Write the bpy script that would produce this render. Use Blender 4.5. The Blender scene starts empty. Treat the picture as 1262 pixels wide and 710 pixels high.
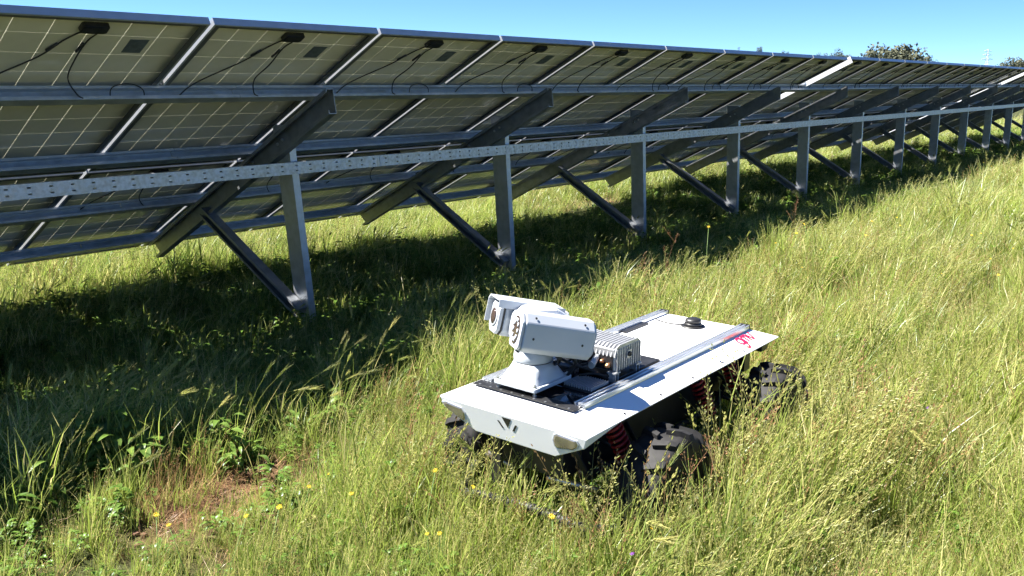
import bpy, bmesh, math, random
import numpy as np
from mathutils import Vector, Matrix, Euler

random.seed(7)
RNG = np.random.default_rng(11)
SC = bpy.context.scene
COL = SC.collection
PI = math.pi

# ------------------------------------------------------------------ camera
cam_d = bpy.data.cameras.new('camera')
cam = bpy.data.objects.new('camera', cam_d)
COL.objects.link(cam)
CAMZ = 1.4152
F_ = Vector((0.75016, 0.62158, -0.22559)); R_ = Vector((0.63847, -0.76965, 0.00245)); U_ = Vector((0.1721, 0.14587, 0.97422))
cam.matrix_world = Matrix(((R_.x, U_.x, -F_.x, 0), (R_.y, U_.y, -F_.y, 0), (R_.z, U_.z, -F_.z, CAMZ), (0, 0, 0, 1)))
cam_d.sensor_width = 36
cam_d.lens = 1098.8 / 1262 * 36
cam_d.clip_start = 0.05
cam_d.clip_end = 6000
SC.camera = cam

# ------------------------------------------------------------------ world + sun
SUN = Vector((-0.30, 0.50, 0.83)).normalized()
sun_el = math.asin(SUN.z)
sun_az = math.atan2(SUN.x, SUN.y)          # measured from +Y towards +X
world = bpy.data.worlds.new('World')
SC.world = world
world.use_nodes = True
wn = world.node_tree
wn.nodes.clear()
sky = wn.nodes.new('ShaderNodeTexSky'); sky.sky_type = 'NISHITA'; sky.sun_disc = False
sky.sun_elevation = sun_el; sky.sun_rotation = sun_az
sky.altitude = 0; sky.air_density = 0.52; sky.dust_density = 0.0; sky.ozone_density = 9.0
bg = wn.nodes.new('ShaderNodeBackground'); bg.inputs['Strength'].default_value = 0.055
wo = wn.nodes.new('ShaderNodeOutputWorld')
tint = wn.nodes.new('ShaderNodeMix'); tint.data_type = 'RGBA'; tint.blend_type = 'MULTIPLY'; tint.inputs['Factor'].default_value = 1.0
tint.inputs['B'].default_value = (0.68, 0.79, 0.88, 1)      # the camera's cool white balance, the same all over the sky
wn.links.new(sky.outputs[0], tint.inputs['A']); wn.links.new(tint.outputs['Result'], bg.inputs[0]); wn.links.new(bg.outputs[0], wo.inputs[0])

sd = bpy.data.lights.new('sun', 'SUN'); sd.energy = 5.0; sd.angle = math.radians(0.53); sd.color = (1.0, 0.955, 0.88)
so = bpy.data.objects.new('sun', sd); COL.objects.link(so)
so.rotation_euler = (-SUN).to_track_quat('-Z', 'Y').to_euler()
so.location = (0, 0, 20)

SC.view_settings.view_transform = 'Standard'; SC.view_settings.look = 'None'
SC.view_settings.exposure = 2.24; SC.view_settings.gamma = 1.0
SC.view_settings.use_curve_mapping = False
SC.render.engine = 'CYCLES'
cy = SC.cycles
cy.debug_use_spatial_splits = True; cy.use_adaptive_sampling = True; cy.adaptive_threshold = 0.02; cy.max_bounces = 4; cy.diffuse_bounces = 3; cy.glossy_bounces = 3; cy.transmission_bounces = 4; cy.transparent_max_bounces = 6
cy.use_denoising = True
try: cy.denoiser = 'OPENIMAGEDENOISE'; cy.denoising_prefilter = 'NONE'
except Exception: pass
cy.sample_clamp_indirect = 6

# ------------------------------------------------------------------ helpers
def lerp(a, b, t): return a + (b - a) * t

def mat(name, color, rough=0.5, metal=0.0, var=0.0, scale=8.0, bump=0.0, bscale=60.0, spec=0.5, coat=0.0, color2=None, detail=5.0, transl=0.0, rvar=0.0):
    m = bpy.data.materials.new(name); m.use_nodes = True
    nt = m.node_tree; b = nt.nodes['Principled BSDF']
    b.inputs['Roughness'].default_value = rough; b.inputs['Metallic'].default_value = metal
    b.inputs['Specular IOR Level'].default_value = spec
    if coat: b.inputs['Coat Weight'].default_value = coat; b.inputs['Coat Roughness'].default_value = 0.04
    b.inputs['Base Color'].default_value = (*color, 1)
    tc = nt.nodes.new('ShaderNodeTexCoord')
    if var or color2:
        nz = nt.nodes.new('ShaderNodeTexNoise'); nz.inputs['Scale'].default_value = scale; nz.inputs['Detail'].default_value = detail
        nt.links.new(tc.outputs['Object'], nz.inputs['Vector'])
        rp = nt.nodes.new('ShaderNodeValToRGB')
        c2 = color2 if color2 else tuple(min(1, c * (1 + var)) for c in color)
        c1 = color if color2 else tuple(c * (1 - var) for c in color)
        rp.color_ramp.elements[0].position = 0.34; rp.color_ramp.elements[0].color = (*c1, 1)
        rp.color_ramp.elements[1].position = 0.66; rp.color_ramp.elements[1].color = (*c2, 1)
        nt.links.new(nz.outputs['Fac'], rp.inputs['Fac']); nt.links.new(rp.outputs['Color'], b.inputs['Base Color'])
        if rvar:
            mr = nt.nodes.new('ShaderNodeMapRange'); mr.inputs['To Min'].default_value = rough - rvar; mr.inputs['To Max'].default_value = rough + rvar
            mr.inputs['From Min'].default_value = 0.3; mr.inputs['From Max'].default_value = 0.7
            nt.links.new(nz.outputs['Fac'], mr.inputs['Value']); nt.links.new(mr.outputs[0], b.inputs['Roughness'])
    if bump:
        n2 = nt.nodes.new('ShaderNodeTexNoise'); n2.inputs['Scale'].default_value = bscale; n2.inputs['Detail'].default_value = 6
        nt.links.new(tc.outputs['Object'], n2.inputs['Vector'])
        bp = nt.nodes.new('ShaderNodeBump'); bp.inputs['Strength'].default_value = bump; bp.inputs['Distance'].default_value = 0.004
        nt.links.new(n2.outputs['Fac'], bp.inputs['Height']); nt.links.new(bp.outputs[0], b.inputs['Normal'])
    if transl:
        out = nt.nodes['Material Output']
        tr = nt.nodes.new('ShaderNodeBsdfTranslucent'); tr.inputs['Color'].default_value = (*color, 1)
        mx = nt.nodes.new('ShaderNodeMixShader'); mx.inputs[0].default_value = transl
        nt.links.new(b.outputs[0], mx.inputs[1]); nt.links.new(tr.outputs[0], mx.inputs[2]); nt.links.new(mx.outputs[0], out.inputs['Surface'])
    return m

class MB:
    """collects shapes and links them as one mesh object"""
    def __init__(s): s.v = []; s.f = []; s.sm = []
    def add(s, vs, fs, smooth=False):
        o = len(s.v); s.v += [tuple(v) for v in vs]
        for f in fs: s.f.append(tuple(i + o for i in f)); s.sm.append(smooth)
        return s
    def box(s, x0, x1, y0, y1, z0, z1, M=None):
        vs = [(x0, y0, z0), (x1, y0, z0), (x1, y1, z0), (x0, y1, z0), (x0, y0, z1), (x1, y0, z1), (x1, y1, z1), (x0, y1, z1)]
        if M is not None: vs = [tuple(M @ Vector(v)) for v in vs]
        return s.add(vs, [(3, 2, 1, 0), (4, 5, 6, 7), (0, 1, 5, 4), (1, 2, 6, 5), (2, 3, 7, 6), (3, 0, 4, 7)])
    def prism(s, poly, a, b, M=None, smooth=False):
        """poly: 2-D (p,q) outline; extruded along the third axis from a to b; (p,q,r) order"""
        n = len(poly)
        vs = [(p, q, a) for p, q in poly] + [(p, q, b) for p, q in poly]
        if M is not None: vs = [tuple(M @ Vector(v)) for v in vs]
        s.add(vs, [tuple(range(n - 1, -1, -1)), tuple(range(n, 2 * n))])
        return s.add(vs, [(i, (i + 1) % n, n + (i + 1) % n, n + i) for i in range(n)], smooth)
    def tube(s, pts, r, n=8, cap=True, smooth=True):
        pts = [Vector(p) for p in pts]; k = len(pts)
        rs = r if isinstance(r, (list, tuple)) else [r] * k
        vs = []; up = None
        for i, p in enumerate(pts):
            t = (pts[min(i + 1, k - 1)] - pts[max(i - 1, 0)]).normalized()
            if up is None: up = Vector((0, 0, 1)) if abs(t.z) < 0.9 else Vector((1, 0, 0))
            a = t.cross(up)
            if a.length < 1e-5: a = t.cross(Vector((0, 1, 0)))
            a.normalize(); b = a.cross(t).normalized(); up = b
            for j in range(n):
                w = 2 * PI * j / n
                vs.append(p + (a * math.cos(w) + b * math.sin(w)) * rs[i])
        fs = [(i * n + j, i * n + (j + 1) % n, (i + 1) * n + (j + 1) % n, (i + 1) * n + j) for i in range(k - 1) for j in range(n)]
        s.add(vs, fs, smooth)
        if cap: s.add(vs, [tuple(range(n - 1, -1, -1)), tuple((k - 1) * n + j for j in range(n))])
        return s
    def lathe(s, prof, n=32, M=None, smooth=True, closed=False):
        """prof: (radius, axial) list, axis = local z"""
        k = len(prof); vs = []
        for r, a in prof:
            for j in range(n):
                w = 2 * PI * j / n; vs.append((r * math.cos(w), r * math.sin(w), a))
        if M is not None: vs = [tuple(M @ Vector(v)) for v in vs]
        kk = k if closed else k - 1
        fs = [(i * n + j, i * n + (j + 1) % n, ((i + 1) % k) * n + (j + 1) % n, ((i + 1) % k) * n + j) for i in range(kk) for j in range(n)]
        s.add(vs, fs, smooth)
        if not closed: s.add(vs, [tuple(range(n - 1, -1, -1)), tuple((k - 1) * n + j for j in range(n))])
        return s
    def mesh(s, name, m, fn=None, fix=True):
        me = bpy.data.meshes.new(name)
        vs = [fn(*v) for v in s.v] if fn else s.v
        me.from_pydata(vs, [], s.f)
        me.polygons.foreach_set('use_smooth', s.sm)
        if fix:
            bm = bmesh.new(); bm.from_mesh(me)
            bmesh.ops.remove_doubles(bm, verts=bm.verts, dist=1e-6)
            bmesh.ops.recalc_face_normals(bm, faces=bm.faces); bm.to_mesh(me); bm.free()
        if m is not None: me.materials.append(m)
        me.update()
        return me
    def build(s, name, m, parent=None, fn=None, bevel=0.0, fix=True):
        me = s.mesh(name, m, fn, fix)
        return link(name, me, parent, bevel)

def link(name, me, parent=None, bevel=0.0):
    o = bpy.data.objects.new(name, me); COL.objects.link(o)
    if parent is not None: o.parent = parent
    if bevel:
        b = o.modifiers.new('bevel', 'BEVEL'); b.width = bevel; b.segments = 2; b.limit_method = 'ANGLE'; b.angle_limit = math.radians(28)
    return o

def tag(o, label, cat=None, group=None, kind=None):
    if label: o['label'] = label
    if cat: o['category'] = cat
    if group: o['group'] = group
    if kind: o['kind'] = kind
    return o

def empty(name, loc, rot=(0, 0, 0)):
    o = bpy.data.objects.new(name, None); COL.objects.link(o)
    o.location = loc; o.rotation_euler = rot; o.empty_display_size = 0.1
    return o

def axes(o, a, b, c):
    a, b, c = Vector(a), Vector(b), Vector(c)
    return Matrix(((a.x, b.x, c.x, o[0]), (a.y, b.y, c.y, o[1]), (a.z, b.z, c.z, o[2]), (0, 0, 0, 1)))

def copy_tree(o, parent=None):
    c = o.copy(); COL.objects.link(c); c.parent = parent
    for ch in list(o.children): copy_tree(ch, c)
    return c

# smooth random field for patches
_gr = np.random.default_rng(5).random((6, 64, 64))
def field(x, y, s, k=0):
    x = np.asarray(x, float) / s + 17.3; y = np.asarray(y, float) / s + 9.1
    xi = np.floor(x).astype(int); yi = np.floor(y).astype(int); fx = x - xi; fy = y - yi
    fx = fx * fx * (3 - 2 * fx); fy = fy * fy * (3 - 2 * fy); g = _gr[k]
    a = g[xi % 64, yi % 64]; b = g[(xi + 1) % 64, yi % 64]; c = g[xi % 64, (yi + 1) % 64]; d = g[(xi + 1) % 64, (yi + 1) % 64]
    return (a * (1 - fx) + b * fx) * (1 - fy) + (c * (1 - fx) + d * fx) * fy

def gz(x, y):
    """ground height"""
    x = np.asarray(x, float); y = np.asarray(y, float)
    near = np.exp(-((x - 6) / 30.0) ** 2 - ((y - 2) / 20.0) ** 2)
    z = np.interp(y, [-50, 2.2, 3.0, 3.4, 4.6, 9, 60], [-0.2, -0.2, -0.11, -0.13, -0.40, -0.40, -0.6]) + 0.02 * np.sin(x * 1.3 + 0.6) * np.exp(-((y - 3.0) / 0.5) ** 2)
    z = z + near * (0.09 * (field(x, y, 0.9, 0) - 0.5) + 0.05 * (field(x, y, 0.3, 1) - 0.5) + 0.16 * (field(x, y, 3.5, 2) - 0.5) * (np.abs(y - 1.8) > 0.9))
    return z

# ------------------------------------------------------------------ materials
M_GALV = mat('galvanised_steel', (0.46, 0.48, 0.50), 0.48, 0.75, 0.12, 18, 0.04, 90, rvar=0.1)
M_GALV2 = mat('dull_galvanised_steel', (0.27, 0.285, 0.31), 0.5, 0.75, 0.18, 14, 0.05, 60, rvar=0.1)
M_RAIL = mat('spangled_galvanised_rail', (0.40, 0.42, 0.455), 0.45, 0.75, 0.28, 38, 0.05, 120, rvar=0.12)
M_SUNEDGE = mat('sunlit_edge_white', (0.80, 0.81, 0.82), 0.4)
M_ALU = mat('anodised_aluminium', (0.44, 0.45, 0.47), 0.36, 0.5, 0.05, 12)
M_CELL = mat('solar_cell_rear', (0.58, 0.545, 0.47), 0.25, 0.0, 0.06, 5, spec=0.5, coat=0.3)
M_SHEET = mat('laminate_sheet', (0.64, 0.64, 0.57), 0.25, 0.0, transl=0.5, spec=0.5)
M_LIP = mat('dark_frame_lip', (0.10, 0.10, 0.10), 0.45, 0.4)
M_BLACKPL = mat('black_plastic', (0.012, 0.012, 0.013), 0.45, 0.0, 0.3, 30)
M_CABLE = mat('black_cable_rubber', (0.012, 0.012, 0.013), 0.55)
M_STICK = mat('dark_sticker', (0.07, 0.085, 0.10), 0.45, 0, 0.25, 40)
M_BOLT = mat('zinc_bolt', (0.62, 0.62, 0.60), 0.3, 0.9)

# ------------------------------------------------------------------ ground
def build_ground():
    def axis(lo, hi, d0, d1):
        inner = np.arange(lo, hi, d0); out = []
        g = np.geomspace(d0 * 2, d1, 26); right = hi + np.cumsum(g); left = lo - np.cumsum(g)
        return np.concatenate([left[::-1], inner, right])
    xs = axis(-2, 16, 0.09, 700); ys = axis(-3, 10, 0.09, 700)
    X, Y = np.meshgrid(xs, ys, indexing='ij'); Z = gz(X, Y)
    V = np.stack([X, Y, Z], -1).reshape(-1, 3); nx, ny = X.shape
    i = np.arange(nx - 1)[:, None] * ny + np.arange(ny - 1)[None, :]
    Fc = np.stack([i, i + ny, i + ny + 1, i + 1], -1).reshape(-1, 4)
    me = bpy.data.meshes.new('meadow_ground'); me.from_pydata(V.tolist(), [], Fc.tolist())
    me.polygons.foreach_set('use_smooth', [True] * len(me.polygons))
    m = bpy.data.materials.new('meadow_soil'); m.use_nodes = True; nt = m.node_tree; b = nt.nodes['Principled BSDF']
    b.inputs['Roughness'].default_value = 0.95; b.inputs['Specular IOR Level'].default_value = 0.15
    geo = nt.nodes.new('ShaderNodeNewGeometry')
    n1 = nt.nodes.new('ShaderNodeTexNoise'); n1.inputs['Scale'].default_value = 14; n1.inputs['Detail'].default_value = 8
    n2 = nt.nodes.new('ShaderNodeTexNoise'); n2.inputs['Scale'].default_value = 0.6; n2.inputs['Detail'].default_value = 6
    nt.links.new(geo.outputs['Position'], n1.inputs['Vector']); nt.links.new(geo.outputs['Position'], n2.inputs['Vector'])
    r1 = nt.nodes.new('ShaderNodeValToRGB'); e = r1.color_ramp.elements
    e[0].position = 0.3; e[0].color = (0.022, 0.026, 0.010, 1); e[1].position = 0.7; e[1].color = (0.06, 0.058, 0.025, 1)
    r1.color_ramp.elements.new(0.5).color = (0.038, 0.044, 0.014, 1)
    nt.links.new(n1.outputs['Fac'], r1.inputs['Fac'])
    # bare reddish soil patch on the low bank
    sp = nt.nodes.new('ShaderNodeVectorMath'); sp.operation = 'DISTANCE'; sp.inputs[1].default_value = (1.75, 2.86, -0.10)
    nt.links.new(geo.outputs['Position'], sp.inputs[0])
    mp = nt.nodes.new('ShaderNodeMapRange'); mp.inputs['From Min'].default_value = 0.55; mp.inputs['From Max'].default_value = 0.15
    ad = nt.nodes.new('ShaderNodeMath'); ad.operation = 'MULTIPLY_ADD'; ad.inputs[1].default_value = 0.5; 
    nt.links.new(n1.outputs['Fac'], ad.inputs[0]); nt.links.new(sp.outputs['Value'], ad.inputs[2])
    sb = nt.nodes.new('ShaderNodeMath'); sb.operation = 'SUBTRACT'; sb.inputs[1].default_value = 0.25
    nt.links.new(ad.outputs[0], sb.inputs[0]); nt.links.new(sb.outputs[0], mp.inputs['Value'])
    r2 = nt.nodes.new('ShaderNodeValToRGB'); e = r2.color_ramp.elements
    e[0].position = 0.35; e[0].color = (0.05, 0.028, 0.017, 1); e[1].position = 0.68; e[1].color = (0.14, 0.075, 0.04, 1)
    nt.links.new(n1.outputs['Fac'], r2.inputs['Fac'])
    mx = nt.nodes.new('ShaderNodeMix'); mx.data_type = 'RGBA'
    nt.links.new(mp.outputs[0], mx.inputs['Factor']); nt.links.new(r1.outputs[0], mx.inputs['A']); nt.links.new(r2.outputs[0], mx.inputs['B'])
    nt.links.new(mx.outputs['Result'], b.inputs['Base Color'])
    bu = nt.nodes.new('ShaderNodeBump'); bu.inputs['Strength'].default_value = 0.9; bu.inputs['Distance'].default_value = 0.03
    nt.links.new(n1.outputs['Fac'], bu.inputs['Height']); nt.links.new(bu.outputs[0], b.inputs['Normal'])
    me.materials.append(m)
    tag(link('meadow_ground', me), 'meadow ground under the tall grass', None, None, 'structure')
build_ground()

# ------------------------------------------------------------------ solar array
G = -0.0865                     # the rack leans a little along the row
POST_Y, POST_X0, BAY = 4.6255, 3.5494, 2.0746
Y_TOP, Z_TOP, TILT = 3.7377, 1.6949, 0.4681
CT, ST = math.cos(TILT), math.sin(TILT)
PITCH, XS = 1.01, 2.5125
KK = 1.12                       # module width 1.13 m
def sh(x, y, z): return (KK * (x + G * z), KK * y, CAMZ + KK * (z - CAMZ))
def sl(x, s, n): return sh(x, Y_TOP + s * CT + n * ST, Z_TOP - s * ST + n * CT)   # slope coordinates

def cprof(mb, a, u, v, L, w, fl, lip, t):
    """C-section member: a origin corner function taking (p along web, q along flange, r along length)"""
    pass

rack = empty('solar_mounting_rack', (POST_X0 * KK, POST_Y * KK, -0.4))
tag(rack, 'long galvanised steel rack on driven posts that carries the solar panels', 'mounting rack')
RK = Vector(rack.location)
def rb(mb, name, m, bevel=0.0):
    return mb.build(name, m, rack, lambda x, y, z: (x - RK.x, y - RK.y, z - RK.z), bevel)

NP0, NP1 = -2, 13
for n in range(NP0, NP1):
    x0 = POST_X0 + n * BAY
    # post: C-section, web towards -x, flanges towards +x
    mb = MB(); z0, z1 = -0.55, 1.15; t = 0.004; d = 0.14; w = 0.05; y0 = POST_Y; y1 = POST_Y + d
    def q(xa, xb, ya, yb): 
        mb2 = MB().box(xa, xb, ya, yb, z0, z1); mb.add([sh(*v) for v in mb2.v], mb2.f)
    q(x0 - w, x0 - w + t, y0, y1)
    q(x0 - w + t, x0, y0, y0 + t); q(x0 - w + t, x0, y1 - t, y1)
    q(x0 - t, x0, y0 + t, y0 + 0.018); q(x0 - t, x0, y1 - 0.018, y1 - t)
    p = rb(mb, 'post', M_GALV)
    # bolts on the post at the girder
    # girder: C-section opening towards -x
    xg = x0 - w - 0.002; dep = 0.13; fl = 0.055; s0, s1 = 0.50, 3.13; nt_, nb_ = -0.107, -0.107 - dep
    mb = MB()
    def gq(xa, xb, na, nb):
        # upper end is cut square-ish to the slope, lower end plumb
        vs = []
        for s in (s0, s1):
            for (xx, nn) in ((xa, na), (xb, na), (xb, nb), (xa, nb)):
                ss = s + (0.0 if s == s0 else (nn - nt_) * 0.30)
                ss = ss - (0 if s == s1 else (nn - nt_) * 0.45)
                vs.append(sl(xx, ss, nn))
        mb.add(vs, [(3, 2, 1, 0), (4, 5, 6, 7), (0, 1, 5, 4), (1, 2, 6, 5), (2, 3, 7, 6), (3, 0, 4, 7)])
    gq(xg - t, xg, nt_, nb_)
    gq(xg - fl, xg - t, nt_, nt_ - t); gq(xg - fl, xg - t, nb_ + t, nb_)
    gq(xg - fl, xg - fl + t, nt_ - t, nt_ - 0.02); gq(xg - fl, xg - fl + t, nb_ + 0.02, nb_ + t)
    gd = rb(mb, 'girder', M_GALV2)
    # bolts through girder and post
    for (yy, zz) in ((POST_Y + 0.045, 1.06), (POST_Y + 0.10, 1.03), (POST_Y + 0.045, 0.99 + 0.12), (5.02, 0.9)):
        c = sh(xg - t, yy, zz); mb = MB(); mb.lathe([(0.011, 0.0), (0.011, 0.007), (0.006, 0.008), (0.006, 0.014)], 8, axes((c[0], c[1], c[2]), (0, 1, 0), (0, 0, 1), (-1, 0, 0)), False); rb(mb, 'bolt', M_BOLT)
    # strut from girder down to the post foot
    a = Vector((x0 - w - 0.040, 5.64, 0.52)); b_ = Vector((x0 - w - 0.040, POST_Y + 0.03, -0.06))
    mb = MB(); dr = (b_ - a).normalized(); side = Vector((1, 0, 0)); nn = dr.cross(side).normalized()
    Ls = (b_ - a).length
    Mx = axes(a, dr, side, nn)
    m2 = MB(); m2.box(0, Ls, 0.030, 0.034, -0.038, 0.038, Mx); m2.box(0, Ls, -0.030, 0.030, 0.035, 0.038, Mx); m2.box(0, Ls, -0.030, 0.030, -0.038, -0.035, Mx)
    m2.box(0, Ls, -0.034, -0.030, 0.020, 0.038, Mx); m2.box(0, Ls, -0.034, -0.030, -0.038, -0.020, Mx)
    mb.add([sh(*v) for v in m2.v], m2.f)
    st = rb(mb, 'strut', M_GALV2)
    for f_ in (0.78, 0.90):
        mb = MB(); c = a + dr * Ls * f_
        m2 = MB().box(-0.022, 0.022, -0.033, 0.033, -0.042, -0.0385, axes(c, dr, side, nn)); m2.lathe([(0.012, 0), (0.012, 0.012)], 8, axes(c - nn * 0.042, dr, side, -nn), False)
        mb.add([sh(*v) for v in m2.v], m2.f); rb(mb, 'strut_clamp', M_BOLT)
    # hanger plate at the top of the strut
    mb = MB(); m2 = MB().prism([(5.54, 0.68), (5.72, 0.58), (5.70, 0.47), (5.60, 0.48)], x0 - w - 0.003, x0 - w + 0.001, Matrix(((0, 0, 1, 0), (1, 0, 0, 0), (0, 1, 0, 0), (0, 0, 0, 1))))
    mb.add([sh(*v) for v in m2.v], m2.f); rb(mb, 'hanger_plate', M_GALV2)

# purlins: four lines, each of several lengths
XA, XB = -1.0, 30.5
for s_ in (0.60, 1.42, 2.26, 3.06):
    nseg = 8; Ls = (XB - XA) / nseg
    for k in range(nseg):
        xa = XA + k * Ls + 0.002; xb = XA + (k + 1) * Ls - 0.002; t = 0.003
        mb = MB()
        def pq(sa, sb, na, nb):
            vs = [sl(xx, ss, nn) for xx in (xa, xb) for (ss, nn) in ((sa, na), (sb, na), (sb, nb), (sa, nb))]
            mb.add(vs, [(3, 2, 1, 0), (4, 5, 6, 7), (0, 1, 5, 4), (1, 2, 6, 5), (2, 3, 7, 6), (3, 0, 4, 7)])
        T_, B_ = -0.0365, -0.1065
        pq(s_ + 0.055 - t, s_ + 0.055, T_, B_)
        pq(s_, s_ + 0.055 - t, T_, T_ - t); pq(s_, s_ + 0.055 - t, B_ + t, B_)
        pq(s_, s_ + t, T_ - t, T_ - 0.014); pq(s_, s_ + t, B_ + 0.018, B_ + t)
        rb(mb, 'purlin', M_GALV)

# added strips at table ends, the frame sides' sunlight put into their white
for k, off in ((8, 0.11), (18, 0.22)):
    xt = XS + k * PITCH + off + 0.006
    for sa, sb in ((0.0, 1.70), (1.725, 3.425)):
        mb = MB(); vs = [sl(xx, ss, nn) for xx in (xt - 0.003, xt) for (ss, nn) in ((sa, 0.012), (sb, 0.012), (sb, -0.034 - (0.03 if sa == 0 else 0)), (sa, -0.034 - (0.03 if sa == 0 else 0)))]
        mb.add(vs, [(3, 2, 1, 0), (4, 5, 6, 7), (0, 1, 5, 4), (1, 2, 6, 5), (2, 3, 7, 6), (3, 0, 4, 7)]); rb(mb, 'sunlit_edge_strip', M_SUNEDGE)

# perforated rail bolted on the front of the posts
def rail_piece(xa, xb):
    mb = MB(); y = POST_Y - 0.004; zc = 0.888; hh = 0.037; cell = 0.105; nC = max(1, round((xb - xa) / cell)); cw = (xb - xa) / nC
    zs = [zc - hh, zc - 0.020, zc - 0.012, zc + 0.012, zc + 0.020, zc + hh]
    xs = [0.0]
    grid = []
    for c in range(nC):
        for u in (0.0, 0.42, 0.60): grid.append(xa + (c + u) * cw)
    grid.append(xb)
    for yy in (y - 0.036, y - 0.032):
        vs = [sh(gx, yy, z) for gx in grid for z in zs]; fs = []
        for i in range(len(grid) - 1):
            for j in range(5):
                if i % 3 == 1 and j in (1, 3): continue
                fs.append((i * 6 + j, (i + 1) * 6 + j, (i + 1) * 6 + j + 1, i * 6 + j + 1))
        mb.add(vs, fs)
    for z0, z1 in ((zc - hh, zc - hh + 0.003), (zc + hh - 0.003, zc + hh)):
        m2 = MB().box(xa, xb, y - 0.032, y, z0, z1); mb.add([sh(*v) for v in m2.v], m2.f)
    m2 = MB().box(xa, xb, y - 0.003, y, zc - hh + 0.003, zc - hh + 0.016); m2.box(xa, xb, y - 0.003, y, zc + hh - 0.016, zc + hh - 0.003)
    mb.add([sh(*v) for v in m2.v], m2.f)
    me = mb.mesh('perforated_rail', M_RAIL, lambda x, y, z: (x - RK.x, y - RK.y, z - RK.z), fix=False)
    return link('perforated_rail', me, rack)
for k in range(6):
    xa = -1.0 + k * 5.2; rail_piece(xa + 0.002, xa + 5.198)

# solar panels -------------------------------------------------------
PW, PL = 0.99, 1.70
KS = -G * ST
def ps(u, s, n): return (KK * (u + KS * s), KK * s, KK * n)
def pmesh(name, mb, m): return mb.mesh(name, m, ps)
mb = MB(); D = 0.035
mb.box(0, 0.012, 0, PL, -D, 0); mb.box(PW - 0.012, PW, 0, PL, -D, 0)
mb.box(0.012, PW - 0.012, 0, 0.012, -D, 0); mb.box(0.012, PW - 0.012, PL - 0.012, PL, -D, 0)
ME_FRAME = pmesh('frame', mb, M_ALU)
mb = MB(); mb.box(0.012, 0.036, 0.012, PL - 0.012, -D, -D + 0.002); mb.box(PW - 0.040, PW - 0.012, 0.012, PL - 0.012, -D, -D + 0.002)
mb.box(0.036, PW - 0.040, 0.012, 0.028, -D, -D + 0.002); mb.box(0.036, PW - 0.040, PL - 0.028, PL - 0.012, -D, -D + 0.002)
mb.box(0.0122, 0.0142, 0.012, PL - 0.012, -D + 0.002, -0.008); mb.box(PW - 0.0142, PW - 0.0122, 0.012, PL - 0.012, -D + 0.002, -0.008)
ME_LIP = pmesh('frame_lip', mb, M_LIP)
ME_SHEET = pmesh('laminate', MB().box(0.012, PW - 0.012, 0.012, PL - 0.012, -0.0075, -0.0065), M_SHEET)
CS, CP = 0.1572, 0.1607
SS, SP = 0.1640, 0.1675
cu0 = (PW - 6 * CP) / 2; cs0 = (PL - 10 * SP) / 2
def cell_poly():
    c = 0.0022; a = CS; b = SS
    return [(c, 0), (a - c, 0), (a, c), (a, b - c), (a - c, b), (c, b), (0, b - c), (0, c)]
ME_CELL = MB().prism(cell_poly(), -0.0095, -0.0045).mesh('cell', M_CELL, ps)
mb = MB()
for i in range(6):
    for j in range(10):
        mb.prism([(u + cu0 + i * CP, s + cs0 + j * SP) for u, s in cell_poly()], -0.0095, -0.0045)
ME_CELLS = pmesh('cell_grid', mb, M_CELL)
def rbox(cx, cy, w, h, r=0.012, k=3):
    pts = []
    for sx, sy, a0 in ((1, -1, -PI / 2), (1, 1, 0), (-1, 1, PI / 2), (-1, -1, PI)):
        for i in range(k + 1):
            a = a0 + PI / 2 * i / k; pts.append((cx + sx * (w / 2 - r) + r * math.cos(a), cy + sy * (h / 2 - r) + r * math.sin(a)))
    return pts
JU, JS = 0.50, 0.105
mb = MB(); mb.prism(rbox(JU, JS, 0.115, 0.062), -0.030, -0.010); mb.prism(rbox(JU, JS, 0.10, 0.05), -0.034, -0.030)
ME_JBOX = pmesh('junction_box', mb, M_BLACKPL)
def cable_mesh(pts, r=0.0035):
    P = [Vector(p) for p in pts]; out = []
    for i in range(len(P) - 1):
        p0, p1, p2, p3 = P[max(i - 1, 0)], P[i], P[i + 1], P[min(i + 2, len(P) - 1)]
        for k in range(5):
            t = k / 5; out.append(0.5 * ((2 * p1) + (p2 - p0) * t + (2 * p0 - 5 * p1 + 4 * p2 - p3) * t * t + (-p0 + 3 * p1 - 3 * p2 + p3) * t ** 3))
    out.append(P[-1]); return MB().tube(out, r, 6)
CABV = []
for q_ in range(6):
    j_ = lambda a=0.03: random.uniform(-a, a)
    e_ = j_(0.10); f_ = j_(0.08)
    c1 = pmesh('cable', cable_mesh([(JU - 0.04, JS + 0.03, -0.02), (JU - 0.09, 0.22, -0.018), (JU - 0.16 + j_(), 0.36, -0.02), (JU - 0.25 + e_ * 0.6, 0.52 + j_(0.015), -0.03), (JU - 0.29 + e_, 0.59, -0.05), (JU - 0.33 + e_ * 1.2, 0.615, -0.085)]), M_CABLE)
    c2 = pmesh('cable', cable_mesh([(JU + 0.035, JS + 0.03, -0.02), (JU + 0.01, 0.22, -0.018), (JU - 0.015 + j_(), 0.36 + j_(), -0.025 - abs(j_(0.02))), (JU + f_ * 0.5, 0.50, -0.05), (JU + 0.05 + f_, 0.585, -0.085), (JU + 0.08 + f_, 0.60, -0.10)]), M_CABLE)
    CABV.append((c1, c2))
ME_CAB3 = pmesh('cable', cable_mesh([(0.78, 0.63, -0.10), (0.785, 0.60, -0.055), (0.83, 0.592, -0.035), (0.90, 0.592, -0.035), (0.945, 0.60, -0.06), (0.95, 0.63, -0.10)], 0.003), M_CABLE)
ME_COUP = pmesh('connector', MB().tube([(JU - 0.105, 0.25, -0.018), (JU - 0.135, 0.31, -0.018)], 0.006, 6).tube([(JU - 0.002, 0.24, -0.018), (JU - 0.01, 0.31, -0.02)], 0.006, 6), M_BLACKPL)
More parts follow.
